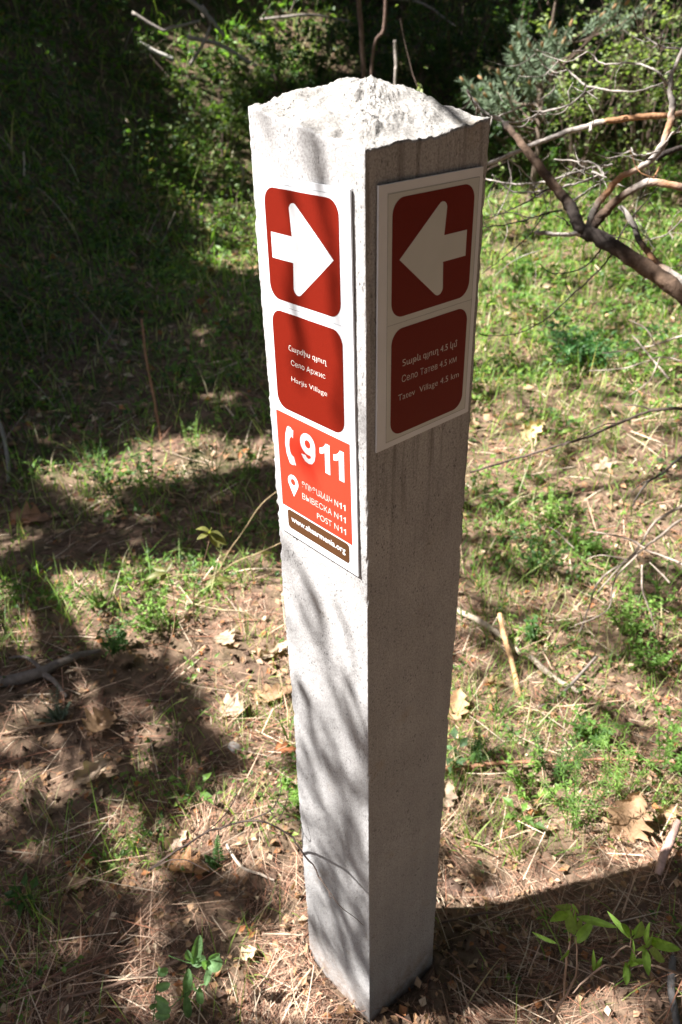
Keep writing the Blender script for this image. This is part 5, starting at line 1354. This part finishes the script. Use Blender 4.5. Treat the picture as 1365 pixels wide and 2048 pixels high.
# a low limb between sun and post: its bare twigs draw the soft streaks on the left-hand sign
def face_pt(u, v):
    d = ray(u, v); t = (0 - CAM[1]) / d[1]; return CAM + d * t
def sky_block_pine(cx, cy, H, zc, R, Hc, n, label, seed):  # unseen pines added to cut skylight on the shaded side
    rr = np.random.default_rng(seed); bz = float(height(cx, cy, False)); O = np.array([cx, cy, bz])
    root = thing('pine_tree', O, label, 'pine tree', 'pine trees that shade the path')
    V, T, C = tube([np.array([0, 0, -.2]), np.array([.05, 0, H * .4]), np.array([-.04, .05, H * .8]), np.array([0, 0, H])], [.17, .13, .08, .02], (.17, .12, .09), 12, 8, .12, .02, seed)
    put('trunk', mesh('trunk', V, T, M_BARK, C, True), root)
    P = rr.normal(0, 1, (n, 3)); P /= np.linalg.norm(P, axis=1, keepdims=True); P *= rr.uniform(.25, 1, (n, 1)) ** .5
    P = P * [R, R, Hc] + [0, 0, zc]
    P = P[vn(P[:, 0] * 1.2, P[:, 1] * 1.2, P[:, 2] * 1.2, seed) > -.35]
    for j in range(12):
        e = P[rr.integers(len(P))]
        V, T, C = tube([np.array([0, 0, max(1.3, e[2] - .3 * np.hypot(e[0], e[1]))]), e * [.5, .5, 1] , e], [.05, .03, .01], (.17, .12, .09), 6, 5, .1, .03, j)
        put('limb', mesh('limb', V, T, M_BARK, C, True), root)
    V, Fc, C = tufts(P, rr.uniform(.14, .26, len(P)), (.045, .085, .035), 10)
    tag(put('crown', mesh('crown', V, Fc, M_CROWN, C), root), kind='stuff')
for k, a in enumerate([(4.2, 2.6, 8, 3.8, 2.3, 3.2, 2600, 'pine to the right of the clearing, outside the view'), (4.6, -.8, 8, 3.6, 2.3, 3.1, 2600, 'pine to the right of the viewer, outside the view'),
                       (3.0, -4.2, 8, 4.0, 2.1, 3.0, 2200, 'pine behind the right shoulder of the viewer'), (3.2, 6.4, 9, 4.2, 2.6, 3.6, 2600, 'pine beyond the dead bough, outside the right edge of the view'),
                       (1.9, 4.6, 10, 6.6, 2.6, 2.6, 2600, 'taller pine rising over the far right of the clearing'), (2.4, .9, 10, 6.4, 2.2, 2.4, 2400, 'pine just right of the post whose crown hangs high over the clearing'),
                       (2.3, -2.4, 9, 4.6, 1.9, 2.9, 2200, 'pine close behind the viewer')]):
    sky_block_pine(*a, seed=40 + k)

def shade_limb():
    O = np.array([-2.5, -1.2, float(height(-2.5, -1.2, False))])
    root = thing('bare_low_limb', O + np.array([0, 0, 2.2]), 'bare twiggy low limb overhanging the left of the post, outside the view', 'branch')
    O = O + np.array([0, 0, 2.2])
    lines = [([(622, 262), (640, 300), (655, 352), (668, 400)], 1.1, .0045), ([(592, 400), (600, 470), (606, 540), (604, 650), (610, 760)], 1.5, .010), ([(650, 390), (664, 450), (680, 540), (688, 640), (690, 760), (692, 860)], 1.4, .0075),
             ([(530, 225), (533, 262)], 1.2, .005), ([(568, 1085), (600, 1130), (630, 1190), (650, 1270), (668, 1360), (690, 1450)], 1.5, .010), ([(588, 1100), (622, 1180), (640, 1260), (648, 1340)], 1.7, .008),
             ([(680, 1210), (690, 1260), (700, 1320)], 1.3, .006), ([(606, 1390), (620, 1425), (630, 1460)], 1.2, .015), ([(620, 1560), (650, 1620), (690, 1690), (720, 1750)], 1.6, .009), ([(640, 1480), (670, 1560), (700, 1640), (726, 1700)], 1.5, .009),
             ([(625, 1700), (650, 1780), (680, 1860), (700, 1930)], 1.6, .014), ([(690, 1380), (706, 1440), (722, 1500)], 1.4, .012), ([(605, 1480), (625, 1540), (650, 1590)], 1.7, .008)]
    v_mid = lambda pts: pts[len(pts) // 2][1]
    for k, (pts, t, r) in enumerate(lines):
        P = [face_pt(u, v) + S * (t * 1.45 + .04 * i) - O for i, (u, v) in enumerate(pts)]
        V, T, C = tube(P, [r * (.56 if v_mid(pts) > 1050 else .85) * (.7 + .3 * math.sin(i * 2.1 + k)) for i in range(len(P))], (.17, .12, .09), 6, 4, .3, .01, k)
        put('twig', mesh('twig', V, T, M_BARK, C, True), root)
    for k, (pts, t, r) in enumerate([([(800, 188), (850, 200), (920, 222)], 1.2, .006), ([(634, 268), (640, 285), (646, 300)], 1.4, .003)]):
        P = []
        for i, (u, v) in enumerate(pts):
            d = ray(u, v); P.append(CAM + d * (1.336 - CAM[2]) / d[2] + S * (t + .05 * i) - O)
        V, T, C = tube(P, [r] * len(P), (.17, .12, .09), 6, 4, .3, .004, k + 40)
        put('twig', mesh('twig', V, T, M_BARK, C, True), root)
    # crown-side limb that carries them
    V, T, C = tube([np.array([0, 0, 0]), np.array([.8, .2, .25]), np.array([1.55, .1, .25])], [.011, .008, .004], (.17, .12, .09), 7, 5, .2, .02, 2)
    put('limb', mesh('limb', V, T, M_BARK, C, True), root)
shade_limb()
